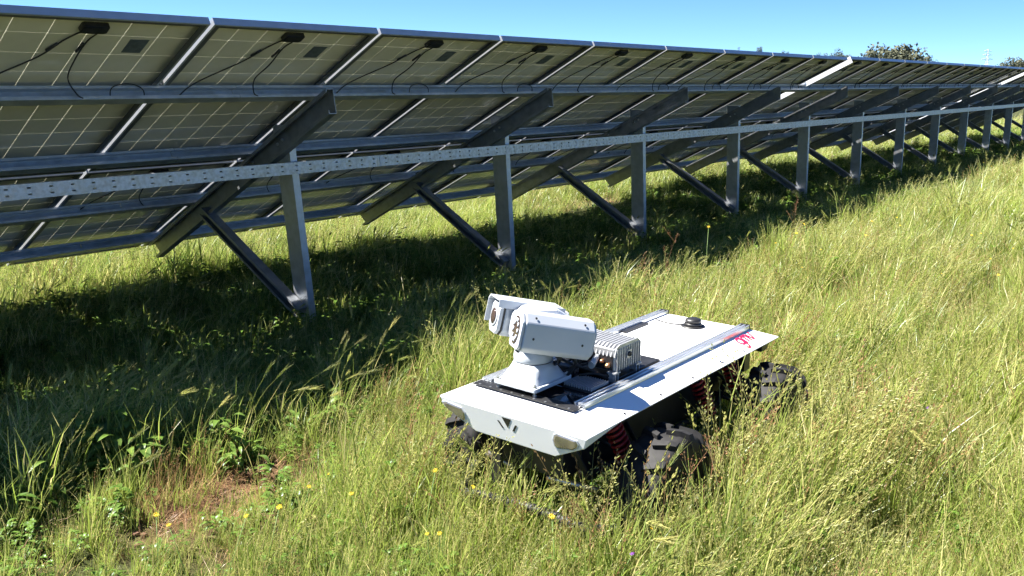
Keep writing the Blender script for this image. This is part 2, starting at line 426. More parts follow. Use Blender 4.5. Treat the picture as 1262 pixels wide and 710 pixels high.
ME_STICK = pmesh('rating_label', MB().box(0.70, 0.79, 0.205, 0.325, -0.0105, -0.0085), M_STICK)
ME_CLAMP = MB().box(-0.02, 0, 0.585, 0.665, 0.0, 0.004).box(-0.012, -0.008, 0.59, 0.66, -0.035, 0.0)
ME_CLAMP = pmesh('clamp', ME_CLAMP, M_ALU)

ORD = ['first', 'second', 'third', 'fourth', 'fifth', 'sixth', 'seventh', 'eighth', 'ninth', 'tenth', 'eleventh', 'twelfth', 'thirteenth', 'fourteenth', 'fifteenth', 'sixteenth', 'seventeenth', 'eighteenth', 'nineteenth', 'twentieth']
K0, K1, KGAP = -2, 26, 8
for row in (0, 1):
    for k in range(K0, K1):
        far = k >= KGAP
        x = XS + k * PITCH + (0.11 if far else 0.0) + (0.11 if k >= 18 else 0.0) + 0.01
        s = 0.0 if row == 0 else PL + 0.025
        n = 0.012 if far else 0.0
        o = empty('solar_module', sl(x, s, n), (-TILT, 0, 0))
        rw = 'upper' if row == 0 else 'lower'
        if not far:
            i = k - K0
            lab = f'{ORD[i]} solar panel from the left end of the {rw} row, before the wide gap'
        else:
            i = k - KGAP
            lab = f'{ORD[i]} solar panel beyond the wide gap in the {rw} row'
        tag(o, lab, 'solar panel', 'solar panels on the long rack')
        fr = link('frame', ME_FRAME, o); link('frame_lip', ME_LIP, fr)
        link('laminate', ME_SHEET, o)
        if k < 8:
            for i in range(6):
                for j in range(10):
                    c = link('cell', ME_CELL, o); sj = cs0 + j * SP
                    c.location = (KK * (cu0 + i * CP + (CP - CS) / 2 + KS * sj), KK * (sj + (SP - SS) / 2), 0)
        else:
            c = link('cell_grid', ME_CELLS, o); c['kind'] = 'stuff'
        link('junction_box', ME_JBOX, o); cv_ = random.choice(CABV); link('cable', cv_[0], o); link('cable', cv_[1], o); link('connector', ME_COUP, o)
        if random.random() < 0.7: c3 = link('cable', ME_CAB3, o); c3.location.x = random.uniform(-0.12, 0.02)
        link('rating_label', ME_STICK, o)
        link('clamp', ME_CLAMP, o)

# ================================================================== ROBOT
M_WHITE = mat('white_powder_coat', (0.72, 0.725, 0.735), 0.34, 0.0, 0.025, 6, 0.015, 400, spec=0.5)
M_HWHITE = mat('white_housing_paint', (0.42, 0.45, 0.49), 0.32, 0.0, 0.02, 10, spec=0.5)
M_EXTR = mat('aluminium_extrusion', (0.70, 0.72, 0.74), 0.30, 0.85, 0.06, 20)
M_BLACK = mat('black_chassis_paint', (0.014, 0.014, 0.015), 0.42, 0.0, 0.3, 25)
M_GLOSSB = mat('glossy_black_plate', (0.010, 0.011, 0.014), 0.10, 0.0, spec=0.6)
M_RUBBER = mat('tyre_rubber', (0.008, 0.008, 0.009), 0.68, 0.0, 0.5, 16, 0.10, 60, spec=0.3, color2=(0.020, 0.019, 0.019))
M_RED = mat('red_spring', (0.24, 0.010, 0.012), 0.42)
M_REDP = mat('red_lettering', (0.62, 0.010, 0.055), 0.45)
M_STEEL = mat('bare_steel', (0.52, 0.49, 0.45), 0.33, 0.9, 0.2, 40)
M_HEAT = mat('cast_aluminium', (0.45, 0.46, 0.48), 0.42, 0.6, 0.06, 30, 0.05, 200)
M_LENS = mat('dark_lens_glass', (0.05, 0.035, 0.03), 0.08, 0.0, spec=0.8)
M_LAMP = mat('smoked_lamp_lens', (0.34, 0.31, 0.29), 0.16, 0.7, 0.3, 22, spec=0.8)
M_COPPER = mat('copper_fitting', (0.55, 0.27, 0.13), 0.4, 0.8)

rob = empty('inspection_rover', (2.7, 1.8043, -0.2), (0, 0, 0.0117))
tag(rob, 'white four wheeled inspection rover parked in the tall grass, camera head on its deck', 'rover')
ZG = 0.2      # local z = world z + ZG
def rbd(mb, name, m, parent=None, bevel=0.0, fix=True):
    return mb.build(name, m, parent or rob, lambda x, y, z: (x, y, z + ZG), bevel, fix)

# --- shell
zD, zT = 0.365, 0.3265
xF, xFd, xRd, xR = -0.548, -0.478, 0.846, 0.947
hD, hT = 0.224, 0.318
mb = MB()
V = dict(
 d0=(xFd, -hD, zD), d1=(xFd, hD, zD), d2=(xRd, hD, zD), d3=(xRd, -hD, zD),
 c0=(xF, -hT, zT), c1=(xF, hT, zT), t0=(-0.342, -hT, zT), t1=(-0.342, hT, zT),
 r0=(xR, -hT, zT), r1=(xR, hT, zT),
 e0=(xF + 0.024 * (zT - 0.287) / (zT - 0.222), -0.303, 0.287), e1=(xF + 0.024 * (zT - 0.287) / (zT - 0.222), 0.303, 0.287), b0=(xF + 0.024, -0.178, 0.222), b1=(xF + 0.024, 0.166, 0.222),
 u0=(-0.342, -hT + 0.012, zT - 0.010), u1=(-0.342, hT - 0.012, zT - 0.010), v0=(xR - 0.012, -hT + 0.012, zT - 0.010), v1=(xR - 0.012, hT - 0.012, zT - 0.010),
 f0=(-0.40, -0.17, 0.255), f1=(-0.40, 0.16, 0.255))
names = list(V); ix = {n: i for i, n in enumerate(names)}
faces = ['d0 d3 d2 d1', 'd1 c1 c0 d0', 'd0 c0 t0', 'd0 t0 r0 d3', 'd1 t1 c1', 'd1 d2 r1 t1', 'd3 r0 r1 d2',
         'c0 c1 e1 b1 b0 e0', 'c0 e0 u0 t0', 'c1 t1 u1 e1', 't0 u0 v0 r0', 't1 r1 v1 u1', 'r0 v0 v1 r1',
         'e0 b0 f0 u0', 'e1 u1 f1 b1', 'b0 b1 f1 f0', 'u0 f0 f1 u1', 'u0 u1 v1 v0']
mb.add([V[n] for n in names], [tuple(ix[k] for k in f.split()) for f in faces])
shell = rbd(mb, 'body_shell', M_WHITE, bevel=0.004)
# screws along the sides
for s in (-1, 1):
    for xx in (-0.30, -0.06, 0.18, 0.42, 0.62):
        nrm = Vector((0, s * (zD - zT), hT - hD)).normalized()
        c = Vector((xx, s * lerp(hD, hT, 0.80), lerp(zD, zT, 0.80) + ZG))
        MB().lathe([(0.005, 0.0005), (0.005, 0.002)], 8, axes(c, (1, 0, 0), nrm.cross(Vector((1, 0, 0))), nrm), False).build('screw', M_BLACK, shell)
# --- glossy black plate with white liner
pl = rbd(MB().prism(rbox(-0.135, 0.0, 0.655, 0.36, 0.02, 4), zD + 0.001, zD + 0.006), 'equipment_plate', M_GLOSSB, bevel=0.001)
rbd(MB().box(xFd + 0.001, xFd + 0.05, -0.216, 0.222, zD + 0.0072, zD + 0.011), 'front_plate_strip', M_BLACK, bevel=0.001)
for i in range(9):
    yy = -0.19 + i * 0.048
    rbd(MB().lathe([(0.0042, zD + 0.011), (0.0042, zD + 0.0125)], 8, Matrix.Translation((xFd + 0.010, yy, 0)), False), 'screw', M_BOLT, pl)
# rear white deck panel
rbd(MB().prism(rbox(0.515, 0.0, 0.645, 0.355, 0.006, 2), zD + 0.001, zD + 0.005), 'deck_panel', M_WHITE, bevel=0.001)
# --- aluminium slot rails
for s in (-1, 1):
    yc = s * 0.2; rl = MB(); xa, xb = xFd + 0.055, xRd - 0.006
    for (a, b, za, zb) in ((-0.021, 0.021, zD + 0.0005, zD + 0.008), (-0.021, -0.015, zD + 0.008, zD + 0.019), (0.015, 0.021, zD + 0.008, zD + 0.019), (-0.005, 0.005, zD + 0.008, zD + 0.019)):
        rl.box(xa, xb, yc + a, yc + b, za, zb)
    r_ = rbd(rl, 'slot_rail', M_EXTR, bevel=0.001)
    rbd(MB().box(xb, xb + 0.006, yc - 0.022, yc + 0.022, zD + 0.0004, zD + 0.021), 'end_cap', M_BLACKPL, r_)
    if s == 1: rbd(MB().box(0.43, 0.62, yc - 0.048, yc - 0.0225, zD + 0.006, zD + 0.012), 'open_slot_shade', M_BLACK, r_)  # black strip stands in for the shade inside the open slot
# --- front emblem
em = MB(); xe = -1.0
def front(y, z):   # point on the front face, 1.2 mm proud
    t = (zT - z) / (zT - 0.222); return Vector((xF + 0.024 * t - 0.0004, y, z))
def fpoly(mb, pts, th=0.0012):
    n = len(pts); A = [front(*p) for p in pts]; B = [a + Vector((-th, 0, 0)) for a in A]
    mb.add(A + B, [tuple(range(n)), tuple(range(2 * n - 1, n - 1, -1))] + [(i, (i + 1) % n, n + (i + 1) % n, n + i) for i in range(n)])
cy0, cz0 = 0.008, 0.287
for poly in ([(0.031, 0.316), (-0.010, 0.316), (0.0105, 0.279)], [(0.054, 0.298), (0.0455, 0.298), (0.027, 0.272), (0.0355, 0.272)], [(-0.024, 0.298), (-0.0325, 0.298), (-0.0165, 0.272), (-0.008, 0.272)]):
    fpoly(em, poly, 0.0005)
rbd(em, 'emblem', M_BLACK, shell)
# --- front lamps
lampL = [(0.303, 0.304), (0.282, 0.310), (0.216, 0.303), (0.204, 0.288), (0.204, 0.262), (0.213, 0.253), (0.229, 0.259), (0.291, 0.288)]
lampR = [(-0.203, 0.314), (-0.191, 0.308), (-0.183, 0.288), (-0.186, 0.268), (-0.199, 0.262), (-0.258, 0.273), (-0.274, 0.284), (-0.280, 0.299), (-0.275, 0.309)]
for lp in (lampL, lampR):
    cyl = sum(a for a, b in lp) / len(lp); czl = sum(b for a, b in lp) / len(lp)
    w = MB(); fpoly(w, [(cyl + (a - cyl) * 1.10, czl + (b - czl) * 1.14) for a, b in lp], 0.003)
    bz = rbd(w, 'lamp_bezel', M_HWHITE, bevel=0.001)
    w = MB(); n = len(lp); A = [front(*p) + Vector((-0.0032, 0, 0)) for p in lp]; B = [front(cyl + (a - cyl) * 0.86, czl + (b - czl) * 0.82) + Vector((-0.0055, 0, 0)) for a, b in lp]
    w.add(A + B, [tuple(range(2 * n - 1, n - 1, -1))] + [(i, (i + 1) % n, n + (i + 1) % n, n + i) for i in range(n)])
    rbd(w, 'lamp_lens', M_LAMP, bz, 0.001)
# --- side lettering
nrm = Vector((0, -(zD - zT), hT - hD)).normalized()
if nrm.z < 0: nrm = -nrm
e1 = Vector((1, 0, 0)); e2 = Vector((0, hT - hD, zD - zT)).normalized(); nrm = e1.cross(e2).normalized()
def letter(strokes, x0, v0, sc, w):
    mb = MB(); org = Vector((x0, -lerp(hD, hT, v0), lerp(zD, zT, v0) + ZG)) + nrm * 0.0008
    lift = 0
    for st in strokes:
        P = [Vector((a, b, 0)) * sc for a, b in st]; Lr = []
        for i, p in enumerate(P):
            t = (P[min(i + 1, len(P) - 1)] - P[max(i - 1, 0)]).normalized(); q = Vector((-t.y, t.x, 0)) * w
            Lr.append((p + q, p - q))
        vs = []; lift += 0.0003
        for a, b in Lr:
            for pp in (a, b):
                for h in (0, 0.001 + lift): vs.append(org + e1 * pp.x + e2 * pp.y + nrm * h)
        fs = []
        for i in range(len(P) - 1):
            o = i * 4; fs += [(o + 1, o + 5, o + 7, o + 3), (o, o + 2, o + 6, o + 4), (o, o + 4, o + 5, o + 1), (o + 2, o + 3, o + 7, o + 6)]
        fs += [(0, 1, 3, 2), (len(vs) - 4, len(vs) - 2, len(vs) - 1, len(vs) - 3)]
        mb.add(vs, fs)
    return mb.build('letter', M_REDP, shell)
def arc(cx, cy, r, a0, a1, n=12, ry=None): return [(cx + r * math.cos(math.radians(lerp(a0, a1, i / n))), cy + (ry or r) * math.sin(math.radians(lerp(a0, a1, i / n)))) for i in range(n + 1)]
Lx = 0.665
letter([arc(0.42, 0.5, 0.42, 40, 400, 18, 0.46), [(0.84, 0.95), (0.84, 0.1), (0.82, -0.2)] + arc(0.46, -0.22, 0.36, 0, -150, 8, 0.36)], Lx, 0.52, 0.042, 0.0048)
letter([[(0, 0.0), (0, 0.5)] + arc(0.26, 0.62, 0.26, 180, 0, 8, 0.34) + [(0.52, 0.0)], [(0.52, 0.5)] + arc(0.78, 0.62, 0.26, 180, 0, 8, 0.34) + [(1.04, 0.0)]], Lx + 0.048, 0.52, 0.042, 0.0048)
letter([[(0, 0.95), (0.32, 0.0), (0.46, 0.12), (0.82, 1.1)]], Lx + 0.101, 0.52, 0.042, 0.0048)
# --- black chassis below
ch = MB()
ch.box(-0.36, 0.86, -0.17, 0.17, 0.08, 0.30); ch.box(-0.44, -0.36, -0.15, 0.15, 0.10, 0.25); ch.box(0.86, 0.92, -0.2, 0.2, 0.16, 0.30)
for s in (-1, 1):
    ch.tube([(-0.45, s * 0.18, 0.25), (0.85, s * 0.18, 0.25)], 0.014); ch.tube([(-0.45, s * 0.18, 0.25), (-0.36, s * 0.2, 0.10), (0.6, s * 0.2, 0.08), (0.8, s * 0.18, 0.25)], 0.014)
rbd(ch, 'chassis', M_BLACK, bevel=0.003)
rbd(MB().box(0.84, 0.90, -0.285, -0.205, 0.275, 0.31), 'rear_lamp_bracket', M_BLACK, bevel=0.003)
# front bumper: hanging strut and ribbed black hose loop
bp_ = MB()
bp_.box(-0.50, -0.485, 0.075, 0.115, 0.02, 0.24)
bumper = rbd(bp_, 'bumper_bracket', M_BLACK)
hp = [(-0.40, 0.27, 0.03)] + [(-0.54 - 0.02 * math.cos(t * PI), 0.20 - t * 0.50, 0.0 + 0.015 * math.sin(t * PI)) for t in np.linspace(0, 1, 12)] + [(-0.44, -0.39, 0.0)]
path = []; 
for i in range(len(hp) - 1):
    for k in range(12): path.append(Vector(hp[i]).lerp(Vector(hp[i + 1]), k / 12))
rbd(MB().tube(path, [0.017 + (0.003 if (i // 2) % 2 else 0) for i in range(len(path))], 12), 'bumper_hose', M_CABLE, bumper)
# --- wheels
WR, WW = 0.232, 0.17
def wheel_meshes():
    prof = [(0.125, -0.072), (0.150, -0.083), (0.185, -0.083), (0.205, -0.074), (0.213, -0.050), (0.215, 0.0), (0.213, 0.050), (0.205, 0.074), (0.185, 0.083), (0.150, 0.083), (0.125, 0.072)]
    My = Matrix(((1, 0, 0, 0), (0, 0, 1, 0), (0, -1, 0, 0), (0, 0, 0, 1)))
    t = MB().lathe(prof, 40, My, True)
    NL = 15
    for side in (-1, 1):
        for i in range(NL):
            a = 2 * PI * (i + (0.5 if side > 0 else 0)) / NL
            # angled chunky lug that wraps over the shoulder
            secs = []
            for (axp, r0, r1, da, hw) in ((0.004, 0.206, 0.231, 0.10, 0.055), (0.050, 0.204, 0.231, 0.02, 0.062), (0.076, 0.196, 0.222, -0.04, 0.066), (0.089, 0.172, 0.196, -0.07, 0.060)):
                row = []
                for (rr, dd) in ((r0, -hw), (r1, -hw * 0.82), (r1, hw * 0.82), (r0, hw)):
                    w = a + da + dd; row.append(My @ Vector((rr * math.cos(w), rr * math.sin(w), side * axp)))
                secs.append(row)
            vs = [v for r in secs for v in r]; fs = [(0, 1, 2, 3), (15, 14, 13, 12)]
            for k in range(3):
                for j in range(4): fs.append((k * 4 + j, k * 4 + (j + 1) % 4, (k + 1) * 4 + (j + 1) % 4, (k + 1) * 4 + j))
            t.add(vs, fs)
    rim = MB().lathe([(0.020, 0.078), (0.045, 0.074), (0.048, 0.050), (0.085, 0.040), (0.112, 0.062), (0.126, 0.074), (0.128, 0.060), (0.122, 0.030), (0.122, -0.072), (0.110, -0.070), (0.02, -0.03)], 28, My, True)
    for i in range(6):
        a = 2 * PI * i / 6; c = My @ Vector((0.062 * math.cos(a), 0.062 * math.sin(a), 0.046)); rim.lathe([(0.007, 0), (0.007, 0.012)], 6, Matrix.Translation(c) @ My, False)
    return t.mesh('tyre', M_RUBBER), rim.mesh('rim', M_BLACK)
ME_TYRE, ME_RIM = wheel_meshes()
zW = 0.032 + ZG
for (wx, sx, name) in ((-0.165, 1, 'front'), (0.735, -1, 'rear')):
    for s in (-1, 1):
        w = empty('wheel', (wx, s * 0.388, zW), (0, 0, PI if s < 0 else 0)); w.parent = rob; w.rotation_euler[1] = random.uniform(0, 1)
        # outer side of the tyre faces away from the body: local +y is the rim face after the lathe axis swap
        link('tyre', ME_TYRE, w); link('rim', ME_RIM, w)
        # wishbones and hub
        arm = MB()
        arm.tube([(wx - 0.10, s * 0.17, 0.12), (wx, s * 0.32, 0.055)], 0.011); arm.tube([(wx + 0.10, s * 0.17, 0.12), (wx, s * 0.32, 0.055)], 0.011)
        arm.tube([(wx - 0.09, s * 0.17, 0.20), (wx, s * 0.31, 0.115)], 0.009); arm.tube([(wx + 0.09, s * 0.17, 0.20), (wx, s * 0.31, 0.115)], 0.009)
        rbd(arm, 'suspension_arm', M_BLACK)
        rbd(MB().tube([(wx, s * 0.15, 0.09), (wx, s * 0.335, 0.04)], [0.013, 0.013]).lathe([(0.05, 0), (0.05, 0.04)], 16, axes((wx, s * 0.30, 0.036), (1, 0, 0), (0, 0, 1), (0, s, 0)), True), 'axle_hub', M_STEEL if sx > 0 else M_BLACK)
        if sx > 0: rbd(MB().tube([(wx - 0.26, s * 0.10, 0.085), (wx - 0.20, s * 0.25, 0.065)], 0.011).lathe([(0.018, -0.012), (0.018, 0.012)], 12, Matrix.Translation((wx - 0.26, s * 0.09, 0.085))), 'tie_rod', M_STEEL)
        # red coil-over: spring and damper
        for (dx, rr) in (((-0.075, 0.030),) if sx > 0 else ((-0.085, 0.030), (-0.36, 0.028))):
            top = Vector((wx + dx - 0.02, s * 0.205, 0.30)); bot = Vector((wx + dx + 0.05, s * 0.275, 0.075))
            ax = (bot - top); Ln = ax.length; ax.normalize(); a = ax.cross(Vector((1, 0, 0))).normalized(); b = ax.cross(a)
            turns = 8.5; hel = []
            for i in range(int(turns * 14) + 1):
                w_ = 2 * PI * i / 14; f_ = 0.12 + 0.72 * i / (turns * 14); hel.append(top + ax * Ln * f_ + (a * math.cos(w_) + b * math.sin(w_)) * rr)
            sp = rbd(MB().tube(hel, 0.0062, 6), 'coil_spring', M_RED)
            rbd(MB().tube([top, top + ax * Ln * 0.5, top + ax * Ln * 0.5, bot], [0.019, 0.019, 0.010, 0.010], 12), 'damper', M_BLACK, sp)
# --- antenna puck on the deck
pk = rbd(MB().lathe([(0.052, 0.0), (0.052, 0.004), (0.044, 0.006)], 28, Matrix.Translation((0.715, -0.015, zD + 0.0052))), 'antenna_base', M_BLACKPL)
rbd(MB().lathe([(0.038, 0.006), (0.037, 0.016), (0.031, 0.018), (0.031, 0.021), (0.036, 0.023), (0.034, 0.032), (0.022, 0.037), (0.004, 0.038)], 28, Matrix.Translation((0.715, -0.015, zD + 0.0052))), 'antenna_dome', M_BLACKPL, pk)
rbd(cable_mesh([(0.70, 0.03, zD + 0.009), (0.685, 0.075, zD + 0.0085), (0.69, 0.12, zD + 0.0085), (0.70, 0.165, zD + 0.012)], 0.0028), 'antenna_cable', M_CABLE, pk)

# --- rugged computer with cooling fins on brackets
cxb, cyb = -0.068, -0.075
bx0, bx1, by0, by1 = -0.150, 0.025, -0.162, 0.035
zb0, zb1 = zD + 0.045, zD + 0.128
M_ = Matrix.Identity(4)
bd = MB().box(bx0 + 0.006, bx1 - 0.004, by0 + 0.006, by1 - 0.004, zb0, zb1)
box = rbd(bd, 'computer_box', M_HEAT, bevel=0.004)
fn = MB(); nf = 13
for i in range(nf):
    y = by0 + 0.004 + i * (by1 - by0 - 0.008) / (nf - 1)
    fn.prism([(bx0, zb1 - 0.028), (bx0 + 0.012, zb1 + 0.004), (bx0 + 0.03, zb1 + 0.012), (bx1 - 0.02, zb1 + 0.012), (bx1, zb1 - 0.004), (bx1, zb1 - 0.02)], y - 0.0024, y + 0.0024, Matrix(((1, 0, 0, 0), (0, 0, 1, 0), (0, 1, 0, 0), (0, 0, 0, 1))))
rbd(fn, 'cooling_fins', M_HEAT, box)
sf = MB()
for i in range(11):
    x = bx0 + 0.012 + i * (bx1 - bx0 - 0.02) / 10
    sf.box(x - 0.0022, x + 0.0022, by0 - 0.003, by0 + 0.006, zb0 + 0.002, zb1 - 0.002)
rbd(sf, 'side_ribs', M_HEAT, box)
cn = Vector((bx0 + 0.085, by0 - 0.003, zb0 + 0.052))
rbd(MB().box(cn.x - 0.013, cn.x + 0.013, by0 - 0.0055, by0 - 0.003, cn.z - 0.015, cn.z + 0.015), 'connector_plate', M_HEAT, box)
rbd(MB().lathe([(0.0095, 0), (0.0095, 0.006), (0.007, 0.007), (0.007, 0.004)], 14, axes((cn.x, by0 - 0.0055, cn.z), (1, 0, 0), (0, 0, 1), (0, -1, 0))), 'connector_ring', M_BLACKPL, box)
# front face: dark recess with fittings
rbd(MB().box(bx0 + 0.002, bx0 + 0.006, by0 + 0.012, by1 - 0.012, zb0 + 0.004, zb1 - 0.026), 'port_panel', M_BLACK, box)
ft = MB()
for (yy, zz, r) in ((-0.135, zb0 + 0.022, 0.009), (-0.11, zb0 + 0.034, 0.007), (-0.06, zb0 + 0.02, 0.008)):
    ft.lathe([(r, 0), (r, 0.012), (r * 0.6, 0.013), (r * 0.6, 0.020)], 12, axes((bx0 + 0.002, yy, zz), (0, 1, 0), (0, 0, 1), (-1, 0, 0)))
rbd(ft, 'port_fitting', M_COPPER, box)
rbd(MB().tube([(bx0 + 0.002, -0.085, zb0 + 0.046), (bx0 - 0.055, -0.10, zb0 + 0.030)], [0.010, 0.012], 12), 'white_plug', M_HWHITE, box)
rbd(MB().lathe([(0.013, 0), (0.013, 0.004)], 14, axes((bx0 - 0.055, -0.10, zb0 + 0.030), (0, 1, 0), (0, 0, 1), (-1, 0, 0))), 'plug_nut', M_BOLT, box)
for (x, y) in ((bx0 + 0.012, by0 + 0.012), (bx1 - 0.02, by0 + 0.012), (bx0 + 0.012, by1 - 0.012), (bx1 - 0.02, by1 - 0.012)):
    br = MB().box(x - 0.018, x + 0.018, y - 0.018, y + 0.018, zb0 - 0.006, zb0 - 0.0006)
    br.box(x - 0.013, x - 0.008, y - 0.014, y + 0.014, zD + 0.0065, zb0 - 0.006); br.box(x + 0.008, x + 0.013, y - 0.014, y + 0.014, zD + 0.0065, zb0 - 0.006)
    rbd(br, 'bracket', M_HEAT, box)
rbd(MB().box(bx0 + 0.03, bx1 + 0.14, by0 - 0.002, by1, zD + 0.0065, zD + 0.020), 'mounting_tray', M_BLACK, box, 0.002)
# low finned converter in front of it
cv = MB().box(-0.30, -0.19, -0.165, -0.045, zD + 0.0065, zD + 0.016)
conv = rbd(cv, 'power_converter', M_BLACK, bevel=0.001)
cf = MB()
for i in range(12):
    y = -0.162 + i * 0.0102; cf.box(-0.298, -0.192, y - 0.0018, y + 0.0018, zD + 0.016, zD + 0.027)
rbd(cf, 'converter_fins', M_HEAT, conv)
for pts in ([(-0.23, -0.01, zD + 0.012), (-0.20, -0.03, zD + 0.05), (-0.17, -0.07, zD + 0.07), (bx0 + 0.004, -0.06, zb0 + 0.02)],
            [(-0.26, 0.03, zD + 0.012), (-0.22, 0.0, zD + 0.035), (-0.18, -0.02, zD + 0.045), (bx0 + 0.004, -0.02, zb0 + 0.03)],
            [(-0.27, 0.01, zD + 0.10), (-0.23, -0.05, zD + 0.07), (-0.19, -0.09, zD + 0.05), (-0.17, -0.12, zD + 0.03), (bx0 + 0.01, -0.14, zD + 0.012)],
            [(-0.21, -0.05, zD + 0.028), (-0.19, -0.10, zD + 0.04), (-0.16, -0.13, zD + 0.03), (-0.12, -0.15, zD + 0.024)],
            [(-0.24, 0.09, zD + 0.012), (-0.19, 0.06, zD + 0.03), (-0.16, 0.05, zD + 0.035), (bx0 + 0.004, 0.01, zb0 + 0.03)]):
    rbd(cable_mesh(pts, 0.005), 'wiring', M_CABLE)
rbd(MB().box(-0.20, -0.165, 0.0, 0.12, zD + 0.0065, zD + 0.045), 'terminal_block', M_BLACK, bevel=0.003)

# --- pan and tilt camera head (bolted to the deck plate)
pcx, pcy = 2.343 - 2.7, 1.848 - 1.8043
zP = 0.392
ph = MB().prism(rbox(pcx, pcy, 0.215, 0.185, 0.008, 3), zP, zP + 0.014)
ped = rbd(ph, 'pedestal', M_HWHITE, bevel=0.003)
py = MB(); nA = 40; R0 = []; R1 = []
def sq(a, hx, hy, r):
    c, s = math.cos(a), math.sin(a); k = 1 / max(abs(c) / hx, abs(s) / hy); return (c * k, s * k)
for lv, (mix, zz) in enumerate(((1.0, zP + 0.0135), (0.70, zP + 0.033), (0.35, zP + 0.054), (0.0, zP + 0.076))):
    for i in range(nA):
        a = 2 * PI * i / nA; q = sq(a, 0.094, 0.080, 0); c = (0.068 * math.cos(a), 0.068 * math.sin(a))
        R0.append((pcx + lerp(c[0], q[0], mix), pcy + lerp(c[1], q[1], mix), zz))
py.add(R0, [(l * nA + i, l * nA + (i + 1) % nA, (l + 1) * nA + (i + 1) % nA, (l + 1) * nA + i) for l in range(3) for i in range(nA)], True)
py.add(R0[-nA:], [tuple(range(nA))])
rbd(py, 'pedestal_cone', M_HWHITE, ped)
rbd(MB().lathe([(0.066, 0.076), (0.066, 0.079)], 36, Matrix.Translation((pcx, pcy, zP))), 'seal_ring', M_BLACK, ped)
rbd(MB().lathe([(0.068, 0.079), (0.069, 0.084), (0.069, 0.096), (0.062, 0.13)], 36, Matrix.Translation((pcx, pcy, zP))), 'turntable', M_HWHITE, ped)
for sx in (-1, 1):
    for sy in (-1, 1):
        c = (pcx + sx * 0.094, pcy + sy * 0.079)
        rbd(MB().lathe([(0.0035, zD + 0.0115), (0.0035, zP + 0.026), (0.001, zP + 0.027)], 8, Matrix.Translation((*c, 0)), False).lathe([(0.0075, zP + 0.0142), (0.0075, zP + 0.021)], 6, Matrix.Translation((*c, 0)), False).lathe([(0.0075, zD + 0.0115), (0.0075, zD + 0.017)], 6, Matrix.Translation((*c, 0)), False), 'stud_bolt', M_BOLT, ped)
tl = math.radians(12.5); yw = math.radians(148)
fd = Vector((math.cos(yw) * math.cos(tl), math.sin(yw) * math.cos(tl), math.sin(tl)))
rd = Vector((-math.sin(yw), math.cos(yw), 0.0))     # to the viewer's right
if rd.y > 0: rd = -rd
ud = rd.cross(fd).normalized()
if ud.z < 0: ud = -ud
zH = 0.592
hc = Vector((pcx, pcy, zH + ZG)) - fd * 0.03
HM = axes(hc, fd, rd, ud)          # local x forward, y right, z up
def hb(mb, name, m, parent=None, bevel=0.0): 
    return mb.build(name, m, parent or ped, lambda x, y, z: tuple(HM @ Vector((x, y, z * (1.06 if y < -0.053 else 1.2) - (0.006 if y < -0.053 else 0)))), bevel)
S_ = Matrix(((0, 0, 1, 0), (1, 0, 0, 0), (0, 1, 0, 0), (0, 0, 0, 1)))   # (p,q,r)->(r,p,q): outline in y,z extruded along x
def oct_(yc, zc, w, h, ct, cb): return [(yc - w / 2 + cb, zc - h / 2), (yc + w / 2 - cb, zc - h / 2), (yc + w / 2, zc - h / 2 + cb), (yc + w / 2, zc + h / 2 - ct), (yc + w / 2 - ct, zc + h / 2), (yc - w / 2 + ct, zc + h / 2), (yc - w / 2, zc + h / 2 - ct), (yc - w / 2, zc - h / 2 + cb)]
# middle yoke body
yk = MB(); yk.prism([(-0.115, -0.062), (0.065, -0.075), (0.098, -0.045), (0.104, 0.012), (0.070, 0.050), (-0.03, 0.064), (-0.118, 0.036)], -0.052, 0.046, Matrix(((1, 0, 0, 0), (0, 0, 1, 0), (0, 1, 0, 0), (0, 0, 0, 1))))
yoke = hb(yk, 'yoke', M_HWHITE, None, 0.012)
hb(MB().lathe([(0.028, 0), (0.028, 0.010), (0.024, 0.014), (0.005, 0.015)], 28, axes((0.094, 0.0, 0.010), (0, 1, 0), (0, 0, 1), (1, 0, 0))), 'pivot_cap', M_HWHITE, yoke)
# right housing (lamp side)
yR = 0.103
hs = MB().prism(oct_(yR, 0.0, 0.098, 0.112, 0.026, 0.014), -0.135, 0.120, S_)
hR = hb(hs, 'lamp_housing', M_HWHITE, None, 0.005)
hb(MB().prism(oct_(yR, 0.0, 0.090, 0.104, 0.022, 0.012), 0.1205, 0.132, S_), 'front_bezel', M_HWHITE, hR, 0.004)
hb(MB().prism([(yR + 0.030 * math.cos(a) , 0.040 * math.sin(a)) for a in np.linspace(0, 2 * PI, 24, endpoint=False)], 0.1322, 0.1345, S_), 'lamp_window', M_LENS, hR)
lw = MB()
for i in range(10):
    a = 2 * PI * i / 10; lw.lathe([(0.0062, 0), (0.0062, 0.002), (0.003, 0.003)], 10, axes((0.1345, yR + 0.020 * math.cos(a), 0.029 * math.sin(a)), (0, 1, 0), (0, 0, 1), (1, 0, 0)))
hb(lw, 'lamp_diodes', M_HWHITE, hR)
hb(MB().prism(oct_(yR, 0.0, 0.078, 0.094, 0.024, 0.012), -0.146, -0.1355, S_), 'rear_cap', M_HWHITE, hR, 0.003)
for (x, z) in ((0.085, -0.012), (-0.095, -0.012), (0.085, 0.035), (-0.095, 0.035)):
    if z < 0.02: sc_ = axes((x, yR + 0.0492, z), (1, 0, 0), (0, 0, 1), (0, 1, 0))
    else: sc_ = axes((x, yR + 0.0376, 0.0445), (1, 0, 0), (0, 0.707, -0.707), (0, 0.707, 0.707))
    hb(MB().lathe([(0.004, 0), (0.004, 0.0012)], 8, sc_, False), 'screw', M_BLACK, hR)
hb(MB().box(0.108, 0.116, yR - 0.012, yR + 0.014, -0.0625, -0.0562), 'latch', M_BLACK, hR)
